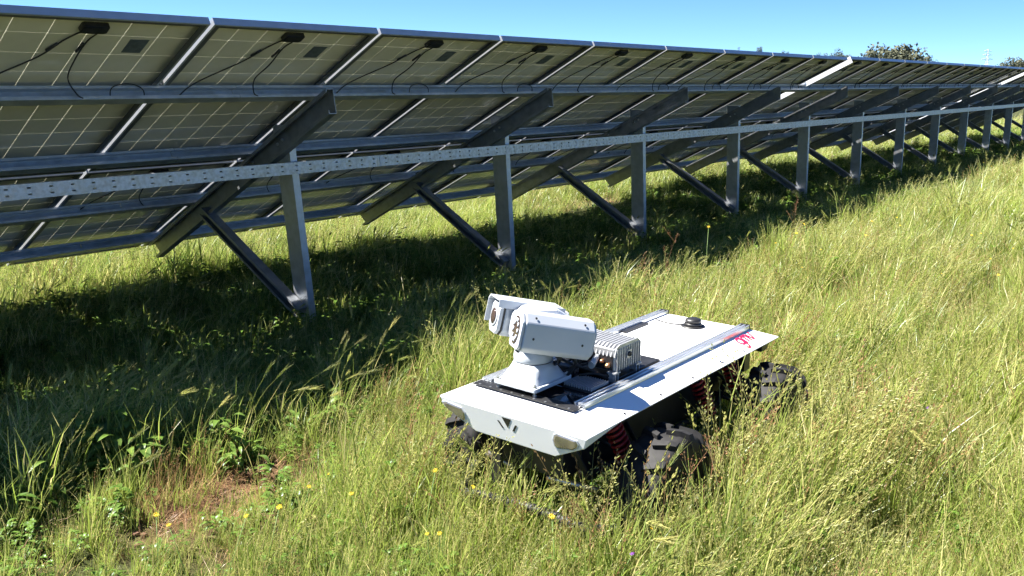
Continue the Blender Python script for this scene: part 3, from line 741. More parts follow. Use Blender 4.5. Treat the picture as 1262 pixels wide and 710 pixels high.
# left housing (lens side) with sun shield
yL = -0.108
hs = MB().prism(oct_(yL, -0.004, 0.096, 0.112, 0.016, 0.020), -0.130, 0.118, S_)
hL = hb(hs, 'camera_housing', M_HWHITE, None, 0.005)
hb(MB().prism(oct_(yL, -0.004, 0.088, 0.104, 0.014, 0.018), 0.122, 0.138, S_), 'front_bezel', M_HWHITE, hL, 0.004)
hb(MB().prism(oct_(yL, -0.004, 0.092, 0.108, 0.014, 0.018), 0.1182, 0.122, S_), 'bezel_gasket', M_BLACK, hL)
hb(MB().lathe([(0.034, 0), (0.034, 0.003), (0.029, 0.004)], 28, axes((0.1382, yL, 0.0), (0, 1, 0), (0, 0, 1), (1, 0, 0))), 'lens_ring', M_HWHITE, hL)
hb(MB().lathe([(0.028, 0.0042), (0.020, 0.007), (0.004, 0.008)], 28, axes((0.1382, yL, 0.0), (0, 1, 0), (0, 0, 1), (1, 0, 0))), 'lens_glass', M_LENS, hL)
shd = MB(); o_ = [(yL - 0.060, -0.030), (yL - 0.060, 0.050), (yL - 0.046, 0.064), (yL + 0.046, 0.064), (yL + 0.058, 0.054), (yL + 0.058, 0.030)]
i_ = [(y * 1.0 + (0.003 if y < yL else -0.003), z - 0.003 if z > 0.04 else z) for y, z in o_]
shd.prism(o_ + i_[::-1], -0.10, 0.152, S_)
hb(shd, 'sun_shield', M_HWHITE, hL)
hb(MB().tube([(-0.05, 0.10, -0.056), (-0.06, 0.07, -0.085), (-0.07, 0.02, -0.10)], 0.008, 10), 'cable_gland', M_BLACK, hR)
hb(MB().tube([(-0.115, 0.06, -0.058), (-0.135, 0.055, -0.085), (-0.13, 0.03, -0.12), (-0.125, 0.0, -0.165)], 0.006, 8), 'head_cable', M_CABLE, hR)
# ================================================================== VEGETATION
def grass_mat(name, deep, bright, straw, transl=0.42, patch=True):
    m = bpy.data.materials.new(name); m.use_nodes = True; nt = m.node_tree; nt.nodes.clear(); L = nt.links.new
    out = nt.nodes.new('ShaderNodeOutputMaterial')
    at = nt.nodes.new('ShaderNodeAttribute'); at.attribute_name = 'tint'; at.attribute_type = 'GEOMETRY'
    sep = nt.nodes.new('ShaderNodeSeparateColor'); L(at.outputs['Color'], sep.inputs[0])
    oi = nt.nodes.new('ShaderNodeObjectInfo')
    geo = nt.nodes.new('ShaderNodeNewGeometry')
    nz = nt.nodes.new('ShaderNodeTexNoise'); nz.inputs['Scale'].default_value = 0.8; nz.inputs['Detail'].default_value = 3
    L(geo.outputs['Position'], nz.inputs['Vector'])
    def math_(op, a, b):
        n = nt.nodes.new('ShaderNodeMath'); n.operation = op
        for i, v in enumerate((a, b)):
            if isinstance(v, (int, float)): n.inputs[i].default_value = v
            else: L(v, n.inputs[i])
        return n.outputs[0]
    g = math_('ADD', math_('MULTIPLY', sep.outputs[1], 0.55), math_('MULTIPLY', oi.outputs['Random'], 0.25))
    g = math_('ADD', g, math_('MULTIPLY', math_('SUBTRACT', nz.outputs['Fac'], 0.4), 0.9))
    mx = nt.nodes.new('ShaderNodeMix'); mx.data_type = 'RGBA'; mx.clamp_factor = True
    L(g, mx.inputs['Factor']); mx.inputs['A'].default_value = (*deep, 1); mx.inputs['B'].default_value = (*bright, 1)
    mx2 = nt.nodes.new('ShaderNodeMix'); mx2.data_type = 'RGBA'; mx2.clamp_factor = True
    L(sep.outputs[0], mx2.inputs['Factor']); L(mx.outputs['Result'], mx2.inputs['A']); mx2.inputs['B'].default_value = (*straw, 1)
    df = nt.nodes.new('ShaderNodeBsdfDiffuse'); tr = nt.nodes.new('ShaderNodeBsdfTranslucent'); gl = nt.nodes.new('ShaderNodeBsdfGlossy')
    gl.inputs['Roughness'].default_value = 0.36; gl.inputs['Color'].default_value = (0.8, 0.85, 0.9, 1)
    L(mx2.outputs['Result'], df.inputs['Color']); L(mx2.outputs['Result'], tr.inputs['Color'])
    m1 = nt.nodes.new('ShaderNodeMixShader'); m1.inputs[0].default_value = transl
    L(df.outputs[0], m1.inputs[1]); L(tr.outputs[0], m1.inputs[2])
    m2 = nt.nodes.new('ShaderNodeMixShader'); m2.inputs[0].default_value = 0.022
    L(m1.outputs[0], m2.inputs[1]); L(gl.outputs[0], m2.inputs[2]); L(m2.outputs[0], out.inputs['Surface'])
    return m
M_GRASS = grass_mat('meadow_grass', (0.050, 0.140, 0.014), (0.305, 0.405, 0.05), (0.54, 0.48, 0.21), 0.52)
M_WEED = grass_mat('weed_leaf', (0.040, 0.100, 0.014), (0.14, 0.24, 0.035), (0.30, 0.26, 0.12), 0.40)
M_DRYG = grass_mat('withered_grass', (0.22, 0.17, 0.07), (0.36, 0.30, 0.12), (0.46, 0.27, 0.14), 0.3)
M_DRY = grass_mat('dry_stalk', (0.20, 0.12, 0.06), (0.34, 0.22, 0.12), (0.42, 0.22, 0.12), 0.25)

class Veg:
    def __init__(s): s.v = []; s.f = []; s.c = []
    def quadstrip(s, P, W, side, c0, c1):
        """ribbon along points P with half-widths W, sideways direction side"""
        o = len(s.v); k = len(P)
        for i in range(k):
            t = i / (k - 1); c = [lerp(c0[j], c1[j], t) for j in range(3)]
            for sg in (-1, 1): s.v.append(tuple(P[i] + side * (W[i] * sg))); s.c.append((*c, 1))
        for i in range(k - 1): s.f.append((o + 2 * i, o + 2 * i + 1, o + 2 * i + 3, o + 2 * i + 2))
    def leaf(s, base, d, up, L, w, col, fold=0.25, k=4, droop=0.3):
        """broad pointed leaf, two half-blades folded along the midrib"""
        d = Vector(d).normalized(); up = Vector(up); sd = d.cross(up).normalized(); un = sd.cross(d).normalized()
        o = len(s.v)
        for i in range(k + 1):
            t = i / k; c = Vector(base) + d * L * t + un * (0.12 * L * math.sin(t * PI) - droop * L * t * t)
            ww = w * math.sin(PI * min(1, t * 0.92 + 0.08)) ** 0.8
            s.v += [tuple(c - sd * ww + un * ww * fold), tuple(c), tuple(c + sd * ww + un * ww * fold)]; s.c += [(*col, 1)] * 3
        for i in range(k):
            a = o + i * 3; s.f += [(a, a + 1, a + 4, a + 3), (a + 1, a + 2, a + 5, a + 4)]
    def blade(s, base, az, lean, L, w, bend, col, k=4, twist=0.0):
        h = Vector((math.cos(az), math.sin(az), 0)); P = []; W = []; p = Vector(base); ang = lean
        for i in range(k + 1):
            t = i / k; P.append(p.copy()); W.append(w * (1 - t) ** 0.7 * (0.75 + 0.5 * min(1, t * 4)) * 0.8 + 0.0002)
            ang = lean + bend * t * t
            p = p + (h * math.sin(ang) + Vector((0, 0, 1)) * math.cos(ang)) * (L / k)
        sd = Vector((-math.sin(az + twist), math.cos(az + twist), 0))
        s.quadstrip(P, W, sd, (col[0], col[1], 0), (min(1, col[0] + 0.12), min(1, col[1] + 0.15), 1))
        return P
    def stem(s, base, az, lean, L, w, bend, col, k=5):
        P = s.blade(base, az, lean, L, w, bend, col, k); h = Vector((math.cos(az), math.sin(az), 0))
        o = len(s.v)
        # second ribbon at right angles so the stem shows from every side
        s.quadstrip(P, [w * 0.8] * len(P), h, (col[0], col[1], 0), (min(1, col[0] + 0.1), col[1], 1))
        return P
    def spikelet(s, p, d, L, w, col):
        d = Vector(d).normalized(); a = d.cross(Vector((0, 0, 1)));
        if a.length < 1e-3: a = Vector((1, 0, 0))
        a.normalize(); b = d.cross(a).normalized()
        o = len(s.v)
        for q in (p, p + d * L * 0.4 + a * w, p + d * L, p + d * L * 0.4 - a * w, p + d * L * 0.4 + b * w, p + d * L * 0.4 - b * w): s.v.append(tuple(q)); s.c.append((*col, 1))
        s.f += [(o, o + 1, o + 2, o + 3), (o, o + 4, o + 2, o + 5)]
    def mesh(s, name, m):
        me = bpy.data.meshes.new(name); me.from_pydata(s.v, [], s.f)
        a = me.attributes.new('tint', 'FLOAT_COLOR', 'POINT'); a.data.foreach_set('color', np.array(s.c, dtype=np.float32).ravel())
        me.polygons.foreach_set('use_smooth', [True] * len(me.polygons)); me.materials.append(m); return me

WIND = -0.15     # direction the meadow leans towards
def U(a, b): return random.uniform(a, b)
def az_w(spread=1.3): return random.gauss(WIND, spread)

def tuft_green(nb=30, h=(0.14, 0.34), rad=0.075, straw=0.12, wid=(0.0016, 0.0036)):
    v = Veg()
    for i in range(nb):
        r = rad * math.sqrt(random.random()); a = U(0, 2 * PI); L = U(*h)
        st = U(0.5, 1.0) if random.random() < straw * 1.3 else U(0.0, 0.24)
        v.blade((r * math.cos(a), r * math.sin(a), -0.02), az_w(1.5), U(0.03, 0.45), L, U(*wid), U(0.1, 1.25), (st, U(0, 1)), 4, U(-0.9, 0.9))
    return v
def panicle(v, P, n, col, ln=(0.010, 0.017), spread=0.6, frac=0.34, drop=0.5):
    k = len(P) - 1
    for i in range(n):
        t = 1 - frac * (i / n); x = t * k; j = min(int(x), k - 1); p = P[j].lerp(P[j + 1], x - j); d = (P[j + 1] - P[j]).normalized()
        a = U(0, 2 * PI); side = Vector((math.cos(a), math.sin(a), -drop * 0.4)); dd = (d + side * spread).normalized(); br = U(0.004, 0.022) * (0.5 + i / n)
        v.spikelet(p + dd * br, (dd + Vector((0, 0, -drop * 0.5))).normalized(), U(*ln), U(0.0014, 0.0026), col())
def tuft_oat(ns=5, nb=9):
    v = tuft_green(nb, (0.12, 0.30), 0.06, 0.45)
    for i in range(ns):
        r = 0.05 * math.sqrt(random.random()); a = U(0, 2 * PI)
        P = v.stem((r * math.cos(a), r * math.sin(a), -0.02), az_w(0.7), U(0.1, 0.4), U(0.30, 0.46), 0.0009, U(0.2, 0.9), (U(0.5, 0.9), U(0.3, 1)), 6)
        panicle(v, P, 14, lambda: (U(0.4, 0.9), U(0.6, 1), 1), (0.009, 0.014))
    return v
def tuft_rye(ns=6, nb=8):
    """slender spikes, greener"""
    v = tuft_green(nb, (0.14, 0.32), 0.06, 0.3)
    for i in range(ns):
        r = 0.055 * math.sqrt(random.random()); a = U(0, 2 * PI)
        P = v.stem((r * math.cos(a), r * math.sin(a), -0.02), az_w(0.6), U(0.08, 0.45), U(0.26, 0.42), 0.0009, U(0.2, 1.1), (U(0.25, 0.6), U(0.4, 1)), 6)
        panicle(v, P, 15, lambda: (U(0.4, 0.8), U(0.5, 1), 1), (0.011, 0.018), 0.22, 0.36, 0.0)
    return v
def foxtail(ns=3, nb=7, L=(0.30, 0.45), straw=0.45):
    """bristly nodding barley heads"""
    v = tuft_green(nb, (0.16, 0.34), 0.05, 0.15, (0.002, 0.004))
    for i in range(ns):
        r = 0.04 * math.sqrt(random.random()); a = U(0, 2 * PI); az = az_w(0.8)
        P = v.stem((r * math.cos(a), r * math.sin(a), -0.02), az, U(0.05, 0.35), U(*L), 0.0011, U(0.7, 1.6), (U(0.15, 0.4), U(0.5, 1)), 8)
        d = (P[-1] - P[-2]).normalized(); p = P[-1]; c = U(straw - 0.2, straw + 0.3)
        for j in range(26):
            t = j / 26; q = p + d * 0.06 * t; w = U(0, 2 * PI); a1 = d.cross(Vector((0, 0, 1))).normalized(); b1 = d.cross(a1)
            dd = (d + (a1 * math.cos(w) + b1 * math.sin(w)) * 0.35).normalized()
            v.spikelet(q, dd, U(0.012, 0.018), 0.0022, (c, U(0.5, 1), 1)); v.spikelet(q + dd * 0.010, (dd + d * 0.8).normalized(), U(0.030, 0.045), 0.00045, (min(1, c + 0.2), 1, 1))
    return v
def weed(n=11, L=(0.05, 0.12), h=(0.05, 0.27)):
    v = Veg()
    for i in range(n):
        a = U(0, 2 * PI); hh = U(*h); r = U(0, 0.05); b = Vector((r * math.cos(a), r * math.sin(a), -0.02)); top = b + Vector((math.cos(a) * 0.04, math.sin(a) * 0.04, hh))
        v.quadstrip([b, (b + top) / 2, top], [0.0015] * 3, Vector((-math.sin(a), math.cos(a), 0)), (0.1, 0.5, 0), (0.1, 0.5, 0))
        for k in range(random.randint(2, 4)):
            aa = a + U(-1.4, 1.4); t = U(0.35, 1); v.leaf(b.lerp(top, t), (math.cos(aa), math.sin(aa), U(-0.1, 0.5)), (0, 0, 1), U(*L), U(0.010, 0.022), (U(0, 0.15), U(0, 1), 1))
    return v
def clover(n=16):
    v = Veg()
    for i in range(n):
        a = U(0, 2 * PI); r = 0.08 * math.sqrt(random.random()); b = Vector((r * math.cos(a), r * math.sin(a), -0.02)); top = b + Vector((U(-0.03, 0.03), U(-0.03, 0.03), U(0.07, 0.19)))
        v.quadstrip([b, top], [0.0009] * 2, Vector((1, 0, 0)), (0.1, 0.5, 0), (0.1, 0.5, 0)); v.quadstrip([b, top], [0.0009] * 2, Vector((0, 1, 0)), (0.1, 0.5, 0), (0.1, 0.5, 0))
        a0 = U(0, 2)
        for k in range(3):
            aa = a0 + k * 2.094; v.leaf(top, (math.cos(aa), math.sin(aa), U(0.0, 0.4)), (0, 0, 1), U(0.018, 0.030), U(0.008, 0.012), (U(0, 0.1), U(0.2, 1), 1), 0.2, 3, 0.15)
    return v
def dry_mat(n=22):
    v = Veg()
    for i in range(n):
        a = U(0, 2 * PI); r = 0.10 * math.sqrt(random.random())
        v.blade((r * math.cos(a), r * math.sin(a), 0.0), U(0, 2 * PI), U(0.6, 1.35), U(0.08, 0.22), U(0.001, 0.002), U(0.0, 0.9), (U(0.7, 1), U(0.2, 1)), 4, U(-1, 1))
    return v

protos = bpy.data.collections.new('meadow_plant_kinds')
PK = []
def proto(name, v, m): 
    o = bpy.data.objects.new('%02d_%s' % (len(PK), name), v.mesh(name, m)); protos.objects.link(o); PK.append(name)
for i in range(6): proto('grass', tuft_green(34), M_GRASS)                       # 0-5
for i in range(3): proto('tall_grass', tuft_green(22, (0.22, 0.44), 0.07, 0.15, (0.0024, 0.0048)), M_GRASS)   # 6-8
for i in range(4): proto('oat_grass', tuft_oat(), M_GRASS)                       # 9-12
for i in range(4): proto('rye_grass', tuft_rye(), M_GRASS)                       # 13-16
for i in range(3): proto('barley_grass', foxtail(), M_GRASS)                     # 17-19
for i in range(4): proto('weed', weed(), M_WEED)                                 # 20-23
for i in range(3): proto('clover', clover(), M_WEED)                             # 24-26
for i in range(2): proto('dry_grass', dry_mat(), M_DRYG)                        # 27-28

def red_stems(ns=7, nb=6):
    v = Veg()
    for i in range(ns):
        r_ = 0.07 * math.sqrt(random.random()); a = U(0, 2 * PI)
        P = v.stem((r_ * math.cos(a), r_ * math.sin(a), -0.02), az_w(0.6), U(0.1, 0.55), U(0.22, 0.42), 0.0010, U(-0.1, 0.5), (U(0.2, 1), U(0, 1)), 6)
        panicle(v, P, 9, lambda: (U(0.2, 1), U(0.3, 1), 1), (0.008, 0.013), 0.4, 0.3, 0.1)
    for i in range(nb): v.blade((U(-.06, .06), U(-.06, .06), -0.02), az_w(1.2), U(0.2, 0.9), U(0.12, 0.28), U(0.0015, 0.003), U(0, 0.8), (U(0.2, 0.8), U(0.3, 1)), 4, U(-1, 1))
    return v
for i in range(3): proto('red_stem_grass', red_stems(), M_DRYG)                  # 29-31

def scatter(name, P, rz, sc, tilt, idx, label, cat):
    me = bpy.data.meshes.new(name); me.from_pydata(np.asarray(P).tolist(), [], [])
    n = len(P)
    a = me.attributes.new('spin', 'FLOAT_VECTOR', 'POINT'); a.data.foreach_set('vector', np.stack([tilt[:, 0], tilt[:, 1], rz], -1).astype(np.float32).ravel())
    a = me.attributes.new('size', 'FLOAT_VECTOR', 'POINT'); a.data.foreach_set('vector', sc.astype(np.float32).ravel())
    a = me.attributes.new('kind_index', 'INT', 'POINT'); a.data.foreach_set('value', idx.astype(np.int32))
    o = link(name, me); tag(o, label, cat, None, 'stuff')
    ng = bpy.data.node_groups.new(name, 'GeometryNodeTree')
    ng.interface.new_socket('Geometry', in_out='INPUT', socket_type='NodeSocketGeometry'); ng.interface.new_socket('Geometry', in_out='OUTPUT', socket_type='NodeSocketGeometry')
    N = ng.nodes; L = ng.links.new
    gi = N.new('NodeGroupInput'); go = N.new('NodeGroupOutput'); ip = N.new('GeometryNodeInstanceOnPoints'); ci = N.new('GeometryNodeCollectionInfo')
    ci.inputs['Collection'].default_value = protos; ci.inputs['Separate Children'].default_value = True; ci.inputs['Reset Children'].default_value = True
    def att(nm, ty):
        q = N.new('GeometryNodeInputNamedAttribute'); q.data_type = ty; q.inputs['Name'].default_value = nm; return q.outputs[0]
    e2r = N.new('FunctionNodeEulerToRotation'); L(att('spin', 'FLOAT_VECTOR'), e2r.inputs[0])
    L(gi.outputs[0], ip.inputs['Points']); L(ci.outputs[0], ip.inputs['Instance']); ip.inputs['Pick Instance'].default_value = True
    L(att('kind_index', 'INT'), ip.inputs['Instance Index']); L(e2r.outputs[0], ip.inputs['Rotation']); L(att('size', 'FLOAT_VECTOR'), ip.inputs['Scale'])
    L(ip.outputs[0], go.inputs[0])
    md = o.modifiers.new('scatter', 'NODES'); md.node_group = ng
    return o

Fv, Rv, Uv = (np.array(v) for v in (F_, R_, U_))
def sample(n, x0, x1, y0, y1, dens):
    """random points with density dens(distance) per square metre, kept where the meadow can be seen"""
    X = RNG.uniform(x0, x1, n); Y = RNG.uniform(y0, y1, n); Z = gz(X, Y)
    d = np.stack([X, Y, Z - CAMZ], -1); w = d @ Fv; dist = np.linalg.norm(d, axis=1)
    u = (d @ Rv) / np.maximum(w, 1e-3) * 1098.8 / 1262; v = (d @ Uv) / np.maximum(w, 1e-3) * 1098.8 / 1262
    ok = (w > 0.5) & (np.abs(u) < 0.72) & (v > -0.46) & (v < 0.40)
    prob = dens(dist) / (n / ((x1 - x0) * (y1 - y0)))
    ok &= RNG.random(n) < prob
    return X[ok], Y[ok], Z[ok], dist[ok]
def dens(d): return np.interp(d, [2.0, 3.0, 4.5, 7, 12, 20, 40], [560, 520, 360, 190, 90, 45, 14])
Xn, Yn, Zn, Dn = sample(600000, -0.5, 9.0, -2.6, 10.5, dens)
Xf, Yf, Zf, Df = sample(220000, 9.0, 46.0, -6.0, 14.0, dens)
X = np.concatenate([Xn, Xf]); Y = np.concatenate([Yn, Yf]); Z = np.concatenate([Zn, Zf]); Dd = np.concatenate([Dn, Df])

# rover footprint: flattened below the hull, nothing inside the tyres
under = (X > 2.20) & (X < 3.62) & (Y > 1.50) & (Y < 2.12)
tyre = np.zeros(len(X), bool)
for wx in (2.555, 3.435):
    for wy in (1.41, 2.20): tyre |= (np.abs(X - wx) < 0.17) & (np.abs(Y - wy) < 0.11)
soil = np.exp(-(((X - 1.75) / 0.34) ** 2 + ((Y - 2.86) / 0.20) ** 2))
keep = ~tyre & (RNG.random(len(X)) > 0.12 * soil) & ~(under & (RNG.random(len(X)) < 0.2))
keep &= ~((np.abs(Y - 5.26) < 0.10) & (np.abs(((X - 3.99 + BAY * KK / 2) % (BAY * KK)) - BAY * KK / 2) < 0.07))
X, Y, Z, Dd, under, soil = (a[keep] for a in (X, Y, Z, Dd, under, soil))
n = len(X)
shade = (Y > 3.1) & (Y < 7.4)
pa = field(X, Y, 0.75, 3); pb = field(X, Y, 1.6, 4); pc = field(X, Y, 0.45, 5)
r = RNG.random(n); idx = np.zeros(n, int)
# class weights: green, tall, oat, rye, barley, weed, clover, dry
Wt = np.zeros((n, 9))
Wt[:] = (0.46, 0.13, 0.09, 0.15, 0.03, 0.004, 0.05, 0.06, 0.02)
dryish = np.clip((pb - 0.42) * 3.2, 0, 1) * (~shade)
right = np.clip((X - 1.9 - 0.25 * Y) / 2.5, 0, 1) * (Y < 2.6)
Wt[:, 2] += 0.16 * dryish + 0.08 * right * dryish; Wt[:, 3] += 0.14 * right + 0.10 * dryish; Wt[:, 1] += 0.25 * right; Wt[:, 7] += 0.10 * dryish
Wt[:, 8] += 0.10 * (Y < 1.5) * np.clip((X - 1.6) / 0.8, 0, 1) * np.clip((pc - 0.35) * 2.5, 0, 1) * (Dd < 6) + 0.05 * dryish
Wt[:, 0] += 0.4 * (1 - dryish) * (pa > 0.5)
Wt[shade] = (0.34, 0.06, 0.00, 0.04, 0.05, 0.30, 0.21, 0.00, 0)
bank = (np.abs(Y - 2.85) < 0.30) & (X < 3.0)
Wt[bank] = (0.46, 0.05, 0.05, 0.09, 0.06, 0.07, 0.14, 0.14, 0.07)
left = (X < 1.9) & (Y < 2.6) & (Y > 1.6)
Wt[left, 5] += 0.02; Wt[left, 6] += 0.10
Wt[soil > 0.3] = (0.30, 0, 0.05, 0.05, 0, 0.02, 0.10, 0.7, 0.35)
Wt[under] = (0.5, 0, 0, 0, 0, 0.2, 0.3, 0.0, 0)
cw = np.cumsum(Wt / Wt.sum(1, keepdims=True), 1)
cls = (r[:, None] > cw).sum(1).clip(0, 8)
st_ = np.array([0, 6, 9, 13, 17, 20, 24, 27, 29]); cn_ = np.array([6, 3, 4, 4, 3, 4, 3, 2, 3])
idx = st_[cls] + (RNG.random(n) * cn_[cls]).astype(int)
sz = RNG.uniform(0.70, 1.15, n) * (0.62 + 0.55 * pa + 0.35 * (pc - 0.4))
sz *= np.where(shade, 0.80, 1.0) * np.where(bank, 0.62, 1.0) * np.where(under, 0.6, 1.0) * (1 - 0.12 * soil)
sz *= 1 + 0.22 * right
front_ = (X > 1.75) & (X < 2.30) & (Y > 1.25) & (Y < 2.35); sz[front_] *= 1.05
flank = (X > 2.25) & (X < 3.75) & (Y > 0.95) & (Y < 1.40); sz[flank] *= np.interp(X[flank], [2.3, 2.6, 2.9, 3.7], [1.15, 1.4, 1.6, 1.5])
behind = (X > 2.1) & (X < 3.9) & (Y >= 2.12) & (Y < 2.7); sz[behind] *= 0.85
big = field(X, Y, 1.9, 1); sz *= 0.82 + 0.42 * big
track = (np.minimum(np.abs(Y - 1.42 - 0.03 * np.sin(X)), np.abs(Y - 2.19 - 0.03 * np.sin(X))) < 0.13) & (X > 3.65) & (X < 11); sz[track] *= 0.6
left2 = (X < 2.0) & (Y < 2.6); sz[left2] *= 0.82
grow = np.interp(Dd, [3, 8, 20, 40], [1.0, 1.15, 1.55, 2.2])
sc = np.stack([sz * grow, sz * grow, sz * np.interp(Dd, [3, 20, 40], [1, 1.0, 1.1])], -1)
tilt = RNG.normal(0, 0.10, (n, 2))
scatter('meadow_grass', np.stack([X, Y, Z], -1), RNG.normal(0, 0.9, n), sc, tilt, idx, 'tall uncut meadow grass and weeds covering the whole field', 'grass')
print('TUFTS', n)

# crumbled clods lying on the bare soil
M_CLOD = mat('soil_clod', (0.10, 0.052, 0.03), 0.95, 0, 0.3, 30, 0.4, 60)
cl = MB(); rc = np.random.default_rng(3)
for i in range(150):
    a, q = rc.uniform(0, 2 * PI), abs(rc.normal(0, 0.17)); x, y = 1.75 + 1.5 * q * math.cos(a), 2.86 + 0.9 * q * math.sin(a); s_ = rc.uniform(0.004, 0.017)
    z = float(gz(x, y)); P = [(x + s_ * sx * rc.uniform(.5, 1.1), y + s_ * sy * rc.uniform(.5, 1.1), z + s_ * 0.7 * sz_ * rc.uniform(.5, 1.1)) for sx, sy, sz_ in ((-1, -1, -1), (1, -1, -1), (1, 1, -1), (-1, 1, -1), (-.7, -.7, 1), (.7, -.7, 1), (.7, .7, 1), (-.7, .7, 1))]
    cl.add(P, [(3, 2, 1, 0), (4, 5, 6, 7), (0, 1, 5, 4), (1, 2, 6, 5), (2, 3, 7, 6), (3, 0, 4, 7)])
tag(cl.build('soil_clods', M_CLOD), 'crumbled reddish soil clods on the bare patch at lower left', 'soil', None, 'stuff')

# ---------------------------------------------------------------- countable wild flowers
M_PETAL = mat('yellow_petal', (0.80, 0.56, 0.02), 0.6, 0, 0.12, 60, transl=0.3)
M_PETC = mat('yellow_flower_centre', (0.62, 0.36, 0.01), 0.7)
M_STEMG = mat('flower_stem', (0.10, 0.17, 0.03), 0.6)
M_PURP = mat('purple_petal', (0.18, 0.03, 0.32), 0.6, transl=0.3)
def flower_parts(h, R, npet, seed):
    rnd = random.Random(seed)
    lean = (rnd.uniform(-0.06, 0.10), rnd.uniform(-0.06, 0.06)); c = Vector((lean[0], lean[1], h))
    st = MB().tube([(0, 0, -0.03), (lean[0] * 0.3, lean[1] * 0.3, h * 0.55), c], [0.0013, 0.0012, 0.001], 5)
    nrm = Vector((rnd.uniform(-0.6, 0.0), rnd.uniform(-0.5, 0.2), 1)).normalized(); a = nrm.cross(Vector((0, 1, 0))).normalized(); b = nrm.cross(a)
    pe = MB()
    for i in range(npet):
        w = 2 * PI * i / npet + rnd.uniform(-0.1, 0.1); d = a * math.cos(w) + b * math.sin(w); s = nrm.cross(d)
        L = R * rnd.uniform(0.85, 1.1); ww = R * 1.9 / npet * 1.15
        pe.add([c + d * R * 0.2, c + d * L * 0.6 + s * ww * 0.6 + nrm * 0.003, c + d * L + nrm * 0.001, c + d * L * 0.6 - s * ww * 0.6 + nrm * 0.003], [(0, 1, 2, 3)])
    ce = MB().lathe([(R * 0.30, 0.0), (R * 0.28, R * 0.14), (R * 0.1, R * 0.2)], 10, axes(c, a, b, nrm))
    return st, pe, ce
FM = []
for i in range(5):
    st, pe, ce = flower_parts(U(0.22, 0.33), U(0.007, 0.011), 11, i)
    FM.append((st.mesh('stem', M_STEMG), pe.mesh('petals', M_PETAL), ce.mesh('flower_centre', M_PETC)))
FLOWERS = [(1.48, 2.25), (1.27, 2.34), (1.33, 2.25), (1.9, 2.41), (1.69, 2.35), (1.24, 2.47), (1.75, 2.04), (1.89, 1.95), (1.77, 1.79), (1.78, 1.77), (2.05, 1.9), (2.25, 1.99), (2.14, 1.68), (2.17, 1.58), (2.26, 1.31), (1.95, 1.44), (15.03, 3.14), (14.13, 2.79), (11.04, 2.79), (10.57, 2.32), (8.29, 2.56), (8.21, 2.26), (8.72, 2.55), (8.46, 1.72), (7.92, 1.45), (7.39, 3.23), (7.45, 2.84), (7.27, 2.76), (6.64, 2.8), (6.25, 2.49), (6.73, 2.69), (7.21, 1.36), (6.23, 1.1), (7.03, 1.67), (8.15, 1.78), (7.38, 2.4), (6.81, 2.45), (5.83, 2.99)]
for i, (fx, fy) in enumerate(FLOWERS):
    o = empty('yellow_wildflower', (fx, fy, float(gz(fx, fy))), (0, 0, U(-0.6, 0.6)))
    s_ = U(0.85, 1.15) * (1.25 if fx > 5 else 1.0) ; o.scale = (s_, s_, s_)
    tag(o, 'small yellow daisy-like wildflower standing in the sunlit meadow grass', 'flower', 'yellow wildflowers in the meadow')
    for me in FM[i % 5]: link(me.name.split('.')[0], me, o)
st, pe, ce = flower_parts(0.24, 0.009, 7, 77)
PM = (st.mesh('stem', M_STEMG), pe.mesh('petals', M_PURP), ce.mesh('flower_centre', M_PURP))
for (fx, fy) in ((2.20, 1.33), (2.02, 1.30), (3.95, 0.98)):
    o = empty('purple_wildflower', (fx, fy, float(gz(fx, fy))), (0, 0, U(-1, 1)))
    tag(o, 'tiny purple wildflower low in the sunlit grass', 'flower', 'purple wildflowers in the meadow')
    for me in PM: link(me.name.split('.')[0], me, o)

# dry reddish dock stalks, each a plant of its own
def dock(seed, h):
    global random
    v = Veg(); rs = random.getstate(); random.seed(seed)
    P = v.stem((0, 0, -0.02), U(-0.6, 0.6), U(0.0, 0.25), h, 0.0018, U(-0.1, 0.35), (U(0.2, 1), U(0, 1)), 7)
    for i in range(7):
        t = U(0.35, 1.0); k = len(P) - 1; x = t * k; j = min(int(x), k - 1); p = P[j].lerp(P[j + 1], x - j)
        Q = v.stem(p, U(0, 2 * PI), U(0.3, 0.8), h * U(0.14, 0.30), 0.0011, U(-0.5, 0.2), (U(0.2, 1), U(0, 1)), 4)
        panicle(v, Q, 8, lambda: (U(0.3, 1), U(0, 1), 1), (0.006, 0.011), 0.7, 0.7, 0.1)
    panicle(v, P, 10, lambda: (U(0.3, 1), U(0, 1), 1), (0.006, 0.011), 0.6, 0.3, 0.1)
    random.setstate(rs)
    return v.mesh('dry_stalk', M_DRY)
DOCKS = [(2.33, 1.27, 0.44, 'tall dry reddish stalk in front of the near front wheel'),
         (2.47, 1.22, 0.50, 'tall dry reddish stalk between the near wheels, closest to the front wheel'),
         (2.72, 1.24, 0.47, 'branching dry stalk standing before the red spring amidships'),
         (2.92, 1.27, 0.42, 'branching dry stalk standing just ahead of the near rear wheel'),
         (2.10, 1.50, 0.33, 'dry reddish stalk below the right front lamp of the rover'),
         (2.05, 1.66, 0.30, 'thin dry stalk below the emblem on the rover front'),
         (3.25, 1.20, 0.40, 'dry stalk crossing in front of the near rear tyre'),
         (2.02, 1.42, 0.31, 'dry stalk leaning at the front bumper hose, nearest the viewer'),
         (5.45, 3.15, 0.46, 'reddish dry stalks on the shadow edge beyond the rover'),
         (7.6, 3.1, 0.5, 'far reddish dry stalk on the shadow edge near the fifth post')]
for i, (x, y, h, lab) in enumerate(DOCKS):
    o = link('dry_dock_stalk', dock(100 + i, h)); o.location = (x, y, float(gz(x, y))); tag(o, lab, 'plant', 'dry dock stalks')
